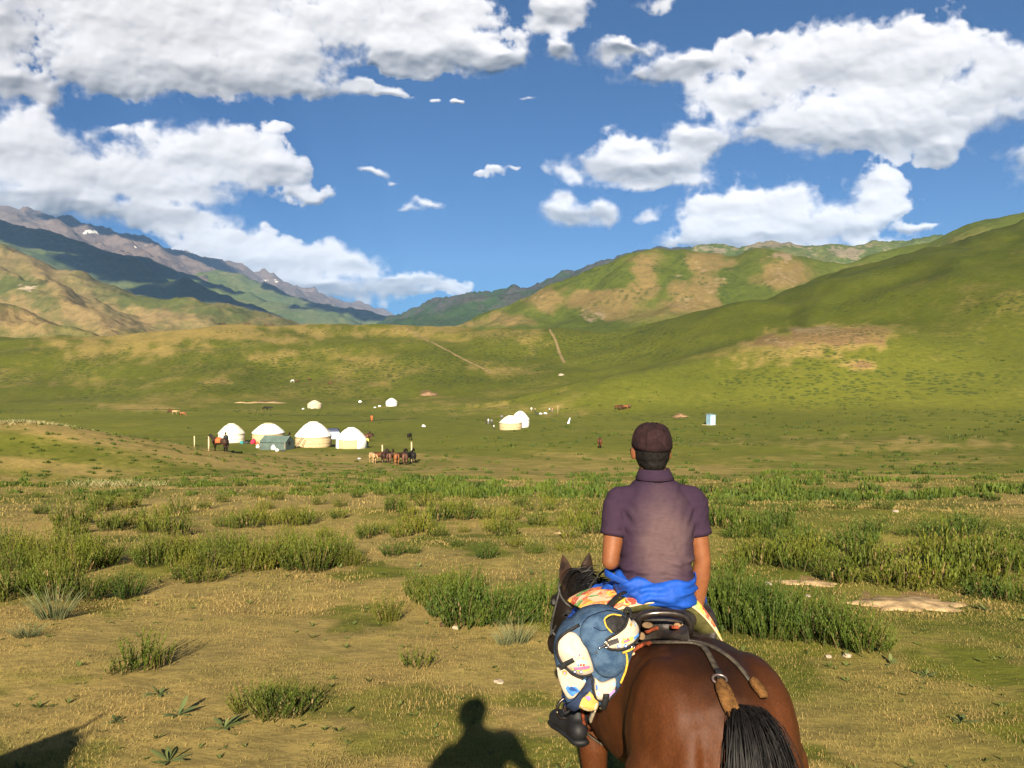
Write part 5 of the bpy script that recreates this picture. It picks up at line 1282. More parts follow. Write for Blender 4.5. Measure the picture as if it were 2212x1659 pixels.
def shrub_mesh(name, m, seed, rx=.42, ry=.34, h=.42, stems=75, leaves=13, leaf=.055, up=.75):
    """upright leafy stems rising from a common base"""
    rs = np.random.RandomState(seed); L = Leaves()
    for i in range(stems):
        a = rs.uniform(0, 2*np.pi); q = math.sqrt(rs.rand()); bx, by = math.cos(a) * q * rx * .62, math.sin(a) * q * ry * .62
        hh = h * (1.05 - .45 * q * q) * rs.uniform(.62, 1.12)
        d = np.array([math.cos(a) * q * (1 - up) * 1.5 + rs.normal(0, .10), math.sin(a) * q * (1 - up) * 1.5 + rs.normal(0, .10), 1.0]); d /= np.linalg.norm(d)
        base = np.array([bx, by, -.02]); p = base.copy(); prev = None
        st = np.array([p + d * hh * f + np.array([math.cos(a), math.sin(a), 0]) * .05 * f * f for f in (0, .5, 1)])
        s_ = np.cross(d, rs.normal(0, 1, 3)); s_ /= np.linalg.norm(s_)
        L.add([st[0]-s_*.0025, st[0]+s_*.0025, st[1]-s_*.002, st[1]+s_*.002, st[2]-s_*.0005, st[2]+s_*.0005], [(0,1,3,2),(2,3,5,4)], [1.5]*6 if rs.rand() < .25 else [0,0,.35,.35,.8,.8])
        dead = rs.rand() < .10
        for k in range(leaves if not dead else leaves // 2):
            f = .16 + .84 * (k + rs.rand()) / leaves; c = base + d * hh * f + np.array([math.cos(a), math.sin(a), 0]) * .05 * f * f
            b = rs.uniform(0, 2*np.pi); ld = np.array([math.cos(b), math.sin(b), rs.uniform(1.3, 3.6)]); ld /= np.linalg.norm(ld)
            sl = leaf * rs.uniform(.6, 1.2) * (1.15 - .55 * f); sd = np.cross(ld, (0, 0, 1)); sd /= np.linalg.norm(sd) + 1e-6
            w = sl * .16
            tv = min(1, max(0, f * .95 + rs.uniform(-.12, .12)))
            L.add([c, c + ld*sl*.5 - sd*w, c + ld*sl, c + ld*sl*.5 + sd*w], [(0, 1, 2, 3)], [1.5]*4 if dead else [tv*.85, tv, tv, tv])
    return L.mesh(name, m)
def rosette_mesh(name, seed, n=11, L_=.20):
    rs = np.random.RandomState(seed); L = Leaves()
    for i in range(n):
        a = i * 2.4 + rs.uniform(-.8, .8); el = rs.uniform(.05, .6) if i > 3 else rs.uniform(.5, 1.2); ll = L_ * rs.uniform(.4, 1.25)
        d = np.array([math.cos(a) * math.cos(el), math.sin(a) * math.cos(el), math.sin(el)]); sd = np.array([-math.sin(a), math.cos(a), 0]); up = np.cross(d, sd) * -1
        V = []; T = []
        for f, w in ((0, .10), (.2, .55), (.45, 1.0), (.7, .85), (.9, .4), (1.0, .03)):
            c = d * ll * f + np.array([0, 0, -.10 * ll * f * f * 3]); ww = w * ll * .115
            V += [c - sd*ww + up*.25*ww, c, c + sd*ww + up*.25*ww]; T += [f, f*.7 + .3, f]
        F = [q for j in range(5) for q in ((3*j, 3*j+1, 3*j+4, 3*j+3), (3*j+1, 3*j+2, 3*j+5, 3*j+4))]
        L.add(V, F, T)
    return L.mesh(name, M_rosette)
def tussock_mesh(name, seed, m, n=60, h=.32, r=.10, w=.005, lean=.35):
    rs = np.random.RandomState(seed); L = Leaves()
    for i in range(n):
        a = rs.uniform(0, 2*np.pi); q = math.sqrt(rs.rand()); d = np.array([math.cos(a) * q * lean, math.sin(a) * q * lean, 1.0]); d /= np.linalg.norm(d)
        L.add(*blades((math.cos(a)*q*r, math.sin(a)*q*r, -.01), d, h * rs.uniform(.55, 1.1), w, (math.cos(a)*.35, math.sin(a)*.35, -.1), rs, 4))
    return L.mesh(name, m)
SHRUB = [shrub_mesh('wormwood_shrub', M_worm, 20 + i, stems=85 + 12*(i % 3), h=.40 + .06*(i % 3)) for i in range(5)]
SHRUB_D = [shrub_mesh('herb_shrub', M_wormd, 40 + i, rx=.40, ry=.32, h=.50, stems=90, leaves=15, leaf=.06) for i in range(3)]
SPARSE = [shrub_mesh('sprig', M_worm, 60 + i, rx=.30, ry=.22, h=.34, stems=26, leaves=20, leaf=.05, up=.85) for i in range(3)]
MIDS = [shrub_mesh('wormwood_shrub', M_worm, 80 + i, rx=.45, ry=.38, h=.44, stems=60, leaves=8, leaf=.085) for i in range(4)]
MIDSD = [shrub_mesh('herb_shrub', M_wormd, 90 + i, rx=.45, ry=.38, h=.42, stems=60, leaves=8, leaf=.085) for i in range(3)]

PRS = np.random.RandomState(77)
def place(name, me, label, x, y, sc_=(1, 1, 1), cat='shrub', group=None, rz=None):
    o = link(bpy.data.objects.new(name, me)); o.location = (x, y, gz(x, y)); o.rotation_euler = (0, 0, PRS.uniform(0, 6.28) if rz is None else rz)
    o.scale = sc_; o['label'] = label; o['category'] = cat
    if group: o['group'] = group
    return o
ORD = ['leftmost'] + [w for w in 'second third fourth fifth sixth seventh eighth ninth tenth eleventh twelfth thirteenth fourteenth fifteenth sixteenth seventeenth eighteenth nineteenth twentieth'.split()]
ORD += ['twenty-' + w for w in 'first second third fourth fifth sixth seventh eighth ninth'.split()] + ['thirtieth'] + ['thirty-' + w for w in 'first second third fourth fifth'.split()]
def clump(qx0, qx1, qy0, qy1, n, label, group, pool, size=1.0, hscale=1.0):
    """shrubs growing together over a patch of ground; (qx0..qx1, qy0..qy1) bound their feet"""
    n = max(6, int(n * (.66 if qx1 < 1300 else .5))); w = []
    for i in range(n):
        fx = (i + PRS.uniform(.05, .95)) / n; w.append(hit(qx0 + fx * (qx1 - qx0), PRS.uniform(qy0, qy1)))
    w.sort(key=lambda p: p[0] / p[1])
    for i, p in enumerate(w):
        s_ = size * PRS.uniform(.62, 1.45) * 1.08
        place('wormwood_shrub', pool[PRS.randint(len(pool))], (ORD[i] if i == 0 else ORD[i] + ' from left') + ', ' + label, p[0], p[1], (s_, s_, s_ * hscale * PRS.uniform(.85, 1.2) * 1.1), 'shrub', group)
def single(qx, qy, label, pool, size=1.0, hs=1.0, name='wormwood_shrub', k=None):
    w = hit(qx, qy); return place(name, pool[PRS.randint(len(pool)) if k is None else k], label, w[0], w[1], (size, size, size * hs))
def build_shrubs():
    S, D, A = SHRUB, SHRUB_D, SPARSE; ISO = []
    # the near ones, one by one
    single(300, 1442, 'sprigs of wormwood standing apart on dry turf at lower left', A, 1.05, 1.25, k=0); single(262, 1455, 'short wormwood sprig left of the taller sprigs at lower left', A, .75, .9, k=1); single(345, 1440, 'wormwood sprig right of the taller sprigs at lower left', A, .7, 1.2, k=2)
    single(545, 1530, 'low wormwood shrub in the foreground left of the photographer shadow', S, .62, .95, k=0); single(600, 1545, 'leafy wormwood shrub just right of its low twin in the foreground', S, .72, .85, k=1); single(650, 1540, 'thin outer sprig of the foreground shrub pair', A, .8, 1.0, k=1)
    single(838, 1340, 'lone round wormwood bush left of the long shrub row', S, .62, 1.05, k=2)
    single(905, 1440, 'thin grassy sprigs on bare turf above the photographer shadow', A, .8, .8, k=2)
    single(275, 1290, 'tall narrow dark bush at left beside the yellow-green thicket', D, .75, 1.2, k=1)
    single(440, 1255, 'ragged olive bush in front of the long shrub bank at left', S, 1.0, .8, k=3); single(395, 1250, 'small bush at the left end of the ragged olive bush', S, .7, .8, k=1)
    single(1050, 1205, 'roundish bush alone right of centre beyond the shrub row', D, .72, 1.0, k=0); single(1110, 1180, 'slim bush behind the roundish bush right of centre', S, .6, 1.1, k=4); single(1155, 1195, 'small bush above the horse ears', D, .6, .9, k=2); single(1220, 1190, 'low bush beside the rider left elbow', S, .6, .8, k=0); single(985, 1180, 'small dark bush left of the roundish bush', D, .45, .8, k=1); single(1000, 1150, 'small bush high up right of the shrub bank', S, .5, .8, k=2)
    single(700, 1160, 'round bush standing alone above the shrub bank', S, .62, 1.1, k=1); single(625, 1115, 'isolated bush in the pale dry strip at left', S, .62, 1.1, k=2); single(848, 1200, 'low dark bush right of the shrub bank', D, .75, .8, k=2); single(890, 1195, 'flat bush next to the low dark bush', D, .55, .7, k=0)
    single(90, 1110, 'brownish bush standing alone at the left edge', D, .8, .9, k=1); single(85, 1075, 'small far bush at the left edge on dry ground', D, .6, .9, k=0)
    single(1835, 1395, 'big leafy herb bush at right, nearest of its row', D, 1.0, 1.05, k=0); single(1880, 1405, 'right end of the big leafy herb bush', D, .85, .9, k=1); single(1770, 1385, 'leafy bush joined to the left of the big herb bush', D, .95, 1.0, k=2); single(1795, 1370, 'tall sprigs behind the big herb bush', D, .8, 1.2, k=1)
    # patches
    clump(1565, 1730, 1335, 1385, 26, 'leafy shrub in the row right of the cushion', 'shrub row right of the rider', D, .80, 1.05)
    clump(1530, 1600, 1310, 1350, 10, 'upright leafy shrub directly behind the saddle cushion', 'shrubs behind the cushion', D, .80, 1.05)
    clump(900, 1010, 1280, 1310, 14, 'yellow-green shrub in the row left of the horse head', 'shrub row left of the horse head', S, .78, 1.0)
    clump(960, 1190, 1310, 1350, 26, 'dark shrub in the near row left of the horse head', 'near shrub row left of the horse head', D, .72, .95)
    clump(0, 230, 1190, 1300, 42, 'yellow-green shrub in the thicket at the left edge', 'thicket at the left edge', S, .86, 1.1)
    clump(320, 770, 1185, 1235, 50, 'yellow-green shrub in the long bank left of centre', 'long shrub bank left of centre', S, .80, 1.05)
    clump(130, 400, 1090, 1160, 24, 'green shrub in the loose patch above the left thicket', 'loose patch above the left thicket', MIDS, .85, 1.1)
    clump(465, 660, 1125, 1145, 14, 'green shrub in the short row above the long bank', 'short row above the long bank', MIDS, .75, 1.1)
    clump(770, 960, 1145, 1168, 16, 'green shrub in the row right of the lone round bush', 'row right of the lone round bush', MIDS, .78, 1.1)
    clump(840, 1010, 1080, 1125, 20, 'green shrub in the middle patch below the tethered horses', 'middle patch below the tethered horses', MIDS, .85, 1.1)
    clump(1040, 1310, 1085, 1165, 30, 'green shrub between the middle patch and the rider', 'shrubs left of the rider', MIDS, .75, 1.1)
    clump(1550, 1700, 1120, 1165, 22, 'bright shrub in the patch right of the rider shoulder', 'patch right of the rider shoulder', MIDSD, .85, 1.1)
    clump(1575, 1800, 1200, 1246, 20, 'green shrub in the bank right of the rider elbow', 'bank right of the rider elbow', MIDS, .78, 1.1)
    clump(1800, 2230, 1215, 1272, 34, 'olive shrub in the bank behind the bare mound', 'bank behind the bare mound', MIDS, .95, 1.0)
    clump(1690, 2110, 1150, 1200, 22, 'green shrub scattered on the slope at right', 'scattered shrubs at right', MIDSD, .9, .9)
    for qx, qy in ((1610,1068),(1650,1072),(1600,1095),(1700,1060),(1760,1062),(1800,1070),(1830,1075),(1980,1055),(2030,1062),(2090,1070),(2145,1082),(1905,1100),(1830,1100),(1740,1105),(2190,1165),(1560,1090),(2130,1290),(2200,1300),(1410,1100)):
        ISO.append((qx, single(qx, qy, 'isolated dark shrub on middle ground right of the rider', MIDSD, .95, .9)))
    for i, (_, o) in enumerate(sorted(ISO, key=lambda e: e[0])): o['group'] = 'isolated shrubs right of the rider'; o['label'] = (ORD[i] if i == 0 else ORD[i] + ' from left') + ', ' + o['label']
    ISO.clear()
    for qx, qy in ((560,1075),(600,1080),(650,1060),(690,1065),(735,1095),(770,1075),(820,1070),(480,1085),(440,1100),(690,1090),(730,1120),(520,1050),(575,1100),(310,1075),(250,1140),(180,1130),(1140,1060),(1180,1075),(900,1055),(960,1060),(1020,1070),(300,1120)):
        ISO.append((qx, single(qx, qy, 'isolated shrub on middle ground left of the rider', MIDS, .75, 1.1)))
    for i, (_, o) in enumerate(sorted(ISO, key=lambda e: e[0])): o['group'] = 'isolated shrubs left of the rider'; o['label'] = (ORD[i] if i == 0 else ORD[i] + ' from left') + ', ' + o['label']
    # broad-leaved rosettes
    R = [rosette_mesh('rosette_plant', 200 + i, 9 + 2*i, .17) for i in range(3)]
    def ros(qx, qy, label, k, s_=1.0):
        w = hit(qx, qy); place('rosette_plant', R[k], label, w[0], w[1], (s_, s_, s_), 'plant')
    ros(385, 1545, 'grey-green rosette with upright leaves beside the foreground shrubs', 0, 1.0); ros(485, 1572, 'flat rosette with long leaves left of the foreground shrubs', 1, 1.1); ros(365, 1645, 'bright rosette at the bottom edge', 2, .95); ros(1225, 1545, 'rosette behind the rider boot', 0, .9)
    ros(345, 1500, 'pale leafy rosette above the upright rosette', 1, .9); ros(2075, 1560, 'spiky rosette on turf at lower right', 1, .85); ros(2000, 1460, 'small leafy plant on turf right of the tail', 2, .7); ros(1925, 1435, 'low plant at the foot of the big herb bush', 0, .7); ros(250, 1560, 'small leaf cluster by the shadow at lower left', 2, .6); ros(2130, 1320, 'grey-green plant below the bank at right', 0, 1.0)
    ros(780, 1195, 'blue-green rosette right of the long bank', 2, 1.0); ros(370, 1145, 'blue-green plant in the loose patch', 1, 1.0); ros(905, 1225, 'flat rosette left of centre', 1, .8)
    # tussocks
    T = [tussock_mesh('grass_tussock', 220 + i, M_tussock, 170, .36, .12, .0032, .5) for i in range(2)]
    w = hit(118, 1335); place('grass_tussock', T[0], 'blue-grey grass tussock in front of the left thicket', w[0], w[1], (1.25,)*3, 'grass tussock')
    w = hit(1118, 1388); place('grass_tussock', T[1], 'pale straw tussock in front of the shrub row', w[0], w[1], (.8,)*3, 'grass tussock')
    w = hit(1090, 1392); place('grass_tussock', T[0], 'small straw tussock beside the pale one', w[0], w[1], (.55,)*3, 'grass tussock')
    w = hit(60, 1375); place('grass_tussock', T[1], 'low grey tussock at the left edge', w[0], w[1], (.8,.8,.5), 'grass tussock')
build_shrubs()

# distant low shrubs: far too many to count, one mass
def build_scrub():
    rs = np.random.RandomState(9); L = Leaves(); V = []; F = []; T = []; n = 0
    cnt = 0
    N = 34000
    d = np.exp(rs.uniform(math.log(30), math.log(330), N)); tx = rs.uniform(-.70, .70, N); x = tx * d
    z = g_at(x, d); qx, qy = proj(x, d, z)
    dens = .12 + .95 * sstep(fbm(x / 15, d / 15, 3, 900), -.05, .45)
    dens *= np.where(d < 95, 1.0, .55)
    dens *= 1 - .93 * sstep(d, 108, 125) * (1 - sstep(d, 250, 300)) * (1 - sstep(x + .12 * (d - 110), -12, 10))       # mown damp meadow round the camp
    kn = (d > 38) & (d < 106) & (x < -6); dens = np.where(kn, 1.5, dens)
    keep = (rs.rand(N) < dens * .55 * (.24 + .60 * sstep(d, 95, 140)))
    for X, Y, Z in zip(x[keep], d[keep], z[keep]):
        h = rs.uniform(.18, .42) * (1 + .5 * sstep(Y, 90, 200)) * (.6 if (Y < 106 and X < -6) else 1.0); r = h * rs.uniform(.8, 1.9); m_ = 34 if Y < 70 else (18 if Y < 120 else 10)
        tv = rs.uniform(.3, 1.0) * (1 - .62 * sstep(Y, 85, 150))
        for i in range(m_):
            a = rs.uniform(0, 6.283); q = math.sqrt(rs.rand()) * r; c = np.array([X + math.cos(a)*q, Y + math.sin(a)*q, Z - .03]); b = rs.uniform(0, 6.283); w = r * (.10 if Y < 70 else .17)
            hh = h * rs.uniform(.6, 1.1) * (1.1 - .5 * (q / r) ** 2); tip = c + np.array([rs.normal(0, .05), rs.normal(0, .05), hh])
            V += [c + np.array([math.cos(b)*w, math.sin(b)*w, 0]), c - np.array([math.cos(b)*w, math.sin(b)*w, 0]), tip - np.array([math.cos(b)*w*.5, math.sin(b)*w*.5, hh*.15]), tip + np.array([math.cos(b)*w*.5, math.sin(b)*w*.5, 0])]
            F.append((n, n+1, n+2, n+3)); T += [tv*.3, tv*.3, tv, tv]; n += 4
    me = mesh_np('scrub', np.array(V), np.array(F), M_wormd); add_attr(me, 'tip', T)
    o = link(bpy.data.objects.new('scrub', me)); o['kind'] = 'stuff'; o['label'] = 'low scrub dotted over the distant meadow'
build_scrub()

def build_grass():
    rs = np.random.RandomState(4)
    def field(N, d0, d1, h0, h1, w, pw=1.0):
        d = (d0 ** pw + rs.rand(N) * (d1 ** pw - d0 ** pw)) ** (1 / pw); x = rs.uniform(-.66, .66, N) * d
        z = g_at(x, d)
        patch = fbm(x / 1.3, d / 1.3, 3, 950); k = rs.rand(N) < sstep(patch, -.75, .25) * .85 + .15
        x, d, z, patch = x[k], d[k], z[k], patch[k]; n = len(x)
        a = rs.uniform(0, 2*np.pi, n); L = rs.uniform(h0, h1, n) * (1 + .35 * patch); ln = rs.uniform(.3, 1.3, n)
        dx = np.cos(a) * ln; dy = np.sin(a) * ln; b = a + np.pi/2 + rs.normal(0, .6, n); W = w * rs.uniform(.6, 1.5, n)
        p = np.stack([x, d, z - .004], -1); sd = np.stack([np.cos(b)*W, np.sin(b)*W, 0*W], -1)
        m_ = p + np.stack([dx*L*.3, dy*L*.3, L*.6], -1); t_ = p + np.stack([dx*L*.85, dy*L*.85, L*.95 - .35*L*np.clip(ln - .6, 0, 1)], -1)
        V = np.stack([p - sd, p + sd, m_ + sd*.7, m_ - sd*.7, t_ + sd*.15, t_ - sd*.15], 1)
        i = np.arange(n)[:, None] * 6
        F = np.concatenate([i + [0, 1, 2, 3], i + [3, 2, 4, 5]])
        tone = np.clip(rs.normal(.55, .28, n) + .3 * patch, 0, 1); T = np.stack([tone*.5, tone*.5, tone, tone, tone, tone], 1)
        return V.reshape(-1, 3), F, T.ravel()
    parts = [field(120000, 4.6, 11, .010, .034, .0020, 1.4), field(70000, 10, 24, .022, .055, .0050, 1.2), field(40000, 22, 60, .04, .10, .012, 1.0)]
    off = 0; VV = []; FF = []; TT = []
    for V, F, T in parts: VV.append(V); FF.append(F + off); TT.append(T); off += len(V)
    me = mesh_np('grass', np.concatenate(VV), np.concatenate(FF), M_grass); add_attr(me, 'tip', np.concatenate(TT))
    o = link(bpy.data.objects.new('grass', me)); o['kind'] = 'stuff'; o['label'] = 'short dry grazed grass of the foreground'
    # pale feather grass along the crest of the left knoll
    L = Leaves(); 
    for i in range(2600):
        f = rs.rand(); qx = 0 + f * 560
        if rs.rand() < .4: qx = 250 + rs.rand() * 300
        base = P(qx, np.interp(qx, [0,150,300,420,545], [905,928,955,975,992]), np.interp(qx, [0,150,300,420,545], [74,82,92,100,108]))
        x, y = base[0] + rs.normal(0, .8), base[1] - .5 - abs(rs.normal(0, 1.6)); a = rs.uniform(0, 6.28)
        L.add(*blades((x, y, gz(x, y) - .02), np.array([math.cos(a)*.3, math.sin(a)*.3, 1.0]), rs.uniform(.25, .5), .035, (math.cos(a)*.5, math.sin(a)*.5, -.2), rs, 2))
    for i in range(420):
        w = (rs.normal(240, 45), rs.normal(1048, 6)); 
        if i % 20 == 0: c = hit(*w)
        x, y = c[0] + rs.normal(0, .35), c[1] + rs.normal(0, .35); a = rs.uniform(0, 6.28)
        L.add(*blades((x, y, gz(x, y) - .02), np.array([math.cos(a)*.35, math.sin(a)*.35, 1.0]), rs.uniform(.25, .45), .012, (math.cos(a)*.5, math.sin(a)*.5, -.2), rs, 2))
    o = link(bpy.data.objects.new('feather_grass', L.mesh('feather_grass', M_straw))); o['kind'] = 'stuff'; o['label'] = 'pale feather grass along the left knoll'
build_grass()
def build_weeds():
    """tiny forbs and seedlings in the foreground turf"""
    rs = np.random.RandomState(31); L = Leaves()
    for i in range(1500):
        d = 4.8 + 16 * rs.rand() ** 1.5; x = rs.uniform(-.66, .66) * d
        if fbm(np.array([x / 1.7]), np.array([d / 1.7]), 2, 955)[0] < rs.uniform(-.5, .5) - .25 * (x > 1): continue
        z = gz(x, d); n = rs.randint(4, 9); Ls = rs.uniform(.02, .065) * (1 + d / 30); tv = rs.uniform(.2, 1.0); tall = rs.uniform(.1, 1.3)
        for k in range(n):
            a = rs.uniform(0, 6.28); dd = np.array([math.cos(a), math.sin(a), tall * rs.uniform(.5, 1.5)]); dd /= np.linalg.norm(dd); sd = np.array([-math.sin(a), math.cos(a), 0]); ll = Ls * rs.uniform(.5, 1.2); c = np.array([x, d, z])
            L.add([c, c + dd*ll*.5 - sd*ll*.16, c + dd*ll, c + dd*ll*.5 + sd*ll*.16], [(0, 1, 2, 3)], [tv*.6, tv, tv, tv])
    o = link(bpy.data.objects.new('weeds', L.mesh('weeds', M_weed))); o['kind'] = 'stuff'; o['label'] = 'tiny green weeds in the foreground turf'
M_weed = leaf_material('low_weed_leaf', (.05, .07, .018), (.12, .14, .035), (.10, .135, .03), .7, .2)
build_weeds()

# ------------------------------------------------------------------ stones, dung, bare mounds
def stone(name, qx, qy, r, label, m, cat='stone', flat=.5, seed=0):
    w = hit(qx, qy); rs = np.random.RandomState(seed + int(qx)); bm = bmesh.new(); bmesh.ops.create_icosphere(bm, subdivisions=2, radius=1.0)
    v = np.array([q.co[:] for q in bm.verts]); f = np.array([[q.index for q in x.verts] for x in bm.faces]); bm.free()
    v = v * (1 + .25 * fbm(v[:, 0]*1.5 + seed, v[:, 1]*1.5 + v[:, 2], 3, 960 + seed))[:, None] * np.array([r, r*.8, r*flat])
    thing(name, label, cat, (w[0], w[1], w[2] + r*flat*.35), (0, 0, rs.uniform(0, 6)), None, mesh_np(name, v, f, m, False))
M_stone = mat('pale_stone', (.30, .24, .17), .9, .15, .3, 12, bump=.5); M_white = mat('white_stone', (.26, .22, .17), .9, .15, .2, 12, bump=.4); M_dung = mat('dry_dung', (.050, .030, .016), .95, .1, .4, 25, bump=.8)
stone('stone', 1078, 1474, .055, 'flat tan stone on turf between shadow and rucksack', M_stone, flat=.3, seed=1)
stone('dung', 962, 1352, .075, 'dark dung heap below the shrub row', M_dung, 'dung', .5, 2); stone('stone', 985, 1358, .05, 'pale stone beside the dung heap', M_stone, seed=3)
stone('stone', 1830, 1418, .05, 'buff stone at the foot of the big herb bush', M_stone, seed=4); stone('stone', 1790, 1420, .04, 'smaller buff stone left of the other at the herb bush', M_stone, seed=5)
stone('stone', 1660, 1263, .06, 'pale stone left of the bare mound', M_white, seed=6); stone('stone', 1745, 1288, .05, 'flat white stone below the small bare patch', M_white, flat=.3, seed=7); stone('stone', 1705, 1075, .10, 'white stone among the isolated shrubs at right', M_white, seed=8); stone('stone', 1212, 811, 1.6, 'white boulder on the lower hillside at centre', M_white, seed=9); stone('stone', 1935, 1106, .09, 'small white stone below a shrub at right', M_white, seed=10); stone('stone', 1590, 1440, .03, 'white pebble beside the rump of the bay horse', M_white, seed=11)
def mound(qx, qy, r, hgt, label, m, asp=.6):
    w = hit(qx, qy); n = 28; th = np.arange(n) / n * 2 * np.pi; rings = []
    for f in (1.0, .85, .65, .45, .25, .05):
        rr = r * f * (1 + .42 * fbm(np.cos(th)*1.3 + qx, np.sin(th)*1.3, 4, 970, .6)); x = w[0] + rr*np.cos(th); y = w[1] + rr*np.sin(th)*asp
        z = g_at(x, y) + hgt * (1 - f) ** .8 * (1 + .2 * fbm(x*2/r, y*2/r, 2, 975)) - .03 * (f == 1.0) * max(1, r * .3)
        rings.append(np.c_[x, y, z])
    me = Shape().loft(rings).mesh('mound', m); o = link(bpy.data.objects.new('mound', me)); o['label'] = label; o['kind'] = 'structure'
M_sand = mat('pale_bare_earth', (.27, .19, .10), .95, .1, .35, 5, bump=.6, bscale=30); M_spoil = mat('brown_spoil', (.16, .10, .055), .95, .1, .3, 1.5, bump=.6, bscale=8)
mound(1960, 1308, .80, .07, 'bare sandy mound at right', M_sand, .55); mound(1745, 1262, .45, .06, 'small bare earth patch left of the sandy mound', M_sand, .5)
mound(1230, 1150, .4, .05, 'pale earth patch left of the rider sleeve', M_sand, .5)
mound(925, 853, 3.6, 1.4, 'brown earth mound below the far yurts', M_spoil); mound(1468, 901, 2.6, .9, 'reddish earth mound left of the outhouse', M_spoil)
for qx, r in ((548, 4.2), (590, 5.0), (520, 2.4)): mound(qx, 870, r, .5, 'pale spoil heap on the slope foot', M_sand, .5)
# ------------------------------------------------------------------ the yurt camp
M_felt = mat('white_felt_cloth', (.66, .65, .62), .9, .12, .06, 1.2, bump=.2, bscale=3)
M_feltc = mat('cream_felt', (.60, .55, .44), .95, .1, .10, 1.2, bump=.2, bscale=3)
M_reed = mat('tan_reed_and_felt', (.40, .31, .175), .95, .1, .12, 3, bump=.4, bscale=8)
M_old = mat('weathered_beige_felt', (.40, .33, .24), .95, .1, .2, 1.5)
M_rope = mat('dark_rope', (.12, .09, .06), .9)
M_timber = mat('pale_timber', (.42, .33, .20), .85, .15, .25, 5)
def base_z(x, y, r): return min(gz(x + r*math.cos(a), y + r*math.sin(a)) for a in np.linspace(0, 6.28, 9)) - .04
def yurt(qx, qy, w, qtop, qwall, label, wall_m, roof_m, crown_m=None, drape=None, door=None, squat=1.0):
    """wall, domed roof, crown ring and ropes; measured by its foot, width, top and eaves"""
    c = hit(qx, qy); k = c[1] / FQ; r = w / 2 * k; c = np.array([c[0], c[1] + r, 0]); z0 = base_z(c[0], c[1], r)
    zf = gz(c[0], c[1] - r); H = zf + (qy - qtop) * k - z0; hw = zf + (qy - qwall) * k - z0
    t = thing('yurt', label, 'yurt', (c[0], c[1], z0), group='yurts of the camp')
    N = 40
    def rg(rad, z, wob=.0): 
        th = np.arange(N) / N * 2 * np.pi
        return np.c_[rad * np.cos(th) * (1 + wob * np.sin(th * 9 + z)), rad * np.sin(th) * (1 + wob * np.sin(th * 9 + z)), np.full(N, z)]
    wl = part('wall', Shape().loft([rg(r * f, z, .006) for f, z in ((.985, 0), (1.0, hw * .3), (1.0, hw * .7), (.975, hw + .05))]).mesh('wall', wall_m), t)
    prof = [(1.025, hw - .10), (1.02, hw), (.93, hw + .16 * (H - hw)), (.76, hw + .42 * (H - hw)), (.58, hw + .68 * (H - hw)), (.42, hw + .86 * (H - hw)), (.26, hw + .97 * (H - hw)), (.10, H)]
    rf = part('roof', Shape().loft([rg(r * f, z, .008) for f, z in prof]).mesh('roof', roof_m), t)
    part('crown', Shape().loft([rg(r * f, z) for f, z in ((.27, H - .10), (.28, H + .0), (.22, H + .10), (.02, H + .13))]).mesh('crown', crown_m or roof_m), t)
    for z in ((hw * .88,) if drape else (hw * .86, hw * .45)):
        part('girdle_rope', Shape().tube([(r * 1.008 * math.cos(a), r * 1.008 * math.sin(a), z) for a in np.linspace(0, 2*np.pi, 37)], .018, 5, cap=False).mesh('girdle_rope', M_rope), wl)
    for a in np.arange(8) / 8 * 2 * math.pi + .2:
        part('roof_rope', Shape().tube([(r * f * 1.01 * math.cos(a), r * f * 1.01 * math.sin(a), z + .012) for f, z in prof[1:-1]], .014, 4).mesh('roof_rope', roof_m), rf)
    if drape:        # roof cloth hanging to the ground except in front
        a0, a1 = drape; th = np.linspace(math.radians(a1), math.radians(a0 + 360), 40); fs = []
        rings = [np.c_[r*f*np.cos(th), r*f*np.sin(th), np.full(40, z) + .05*np.sin(th*7)*(z < .2)] for f, z in ((1.03, hw), (1.05, hw*.5), (1.08, .06), (1.04, .06), (1.02, hw*.5), (1.01, hw))]
        part('hanging_cloth', Shape().loft(rings).mesh('hanging_cloth', roof_m), rf)
    if door is not None:
        a = math.radians(door); dw, dh = .75, min(1.5, hw * .96)
        dr = part('door', Shape().box((r*1.0*math.cos(a), r*1.0*math.sin(a), dh/2), (.05, dw/2, dh/2), (0, 0, a)).mesh('door', M_timber, False), t)
    return t, c, r
yurt(491, 957, 56, 918, 938, 'cream yurt, leftmost of the four in the camp row', M_feltc, M_feltc, door=100)
yurt(570, 958, 69, 917, 937, 'white-roofed yurt partly hidden behind the green tent', M_reed, M_felt, M_reed, door=80)
Y3 = yurt(668, 967, 78, 915, 944, 'largest white-roofed yurt with tan wall right of the green tent', M_reed, M_felt, door=100)
Y4 = yurt(753, 970, 64, 927, 950, 'white yurt with roof cloth hanging down both sides, right of the row', M_reed, M_felt, drape=(-142, -52))
yurt(676, 883, 31, 866, 874, 'small weathered beige yurt far behind the camp row', M_old, M_old)
yurt(844, 878, 25, 861, 869, 'small white yurt standing alone on the far meadow', M_felt, M_felt, M_feltc)
yurt(1103, 929, 50, 900, 914, 'cream-roofed yurt with tan wall, front of the pair right of centre', M_reed, M_feltc)
yurt(1124, 924, 40, 890, 907, 'bright white yurt behind the other of the pair right of centre', M_felt, M_felt)

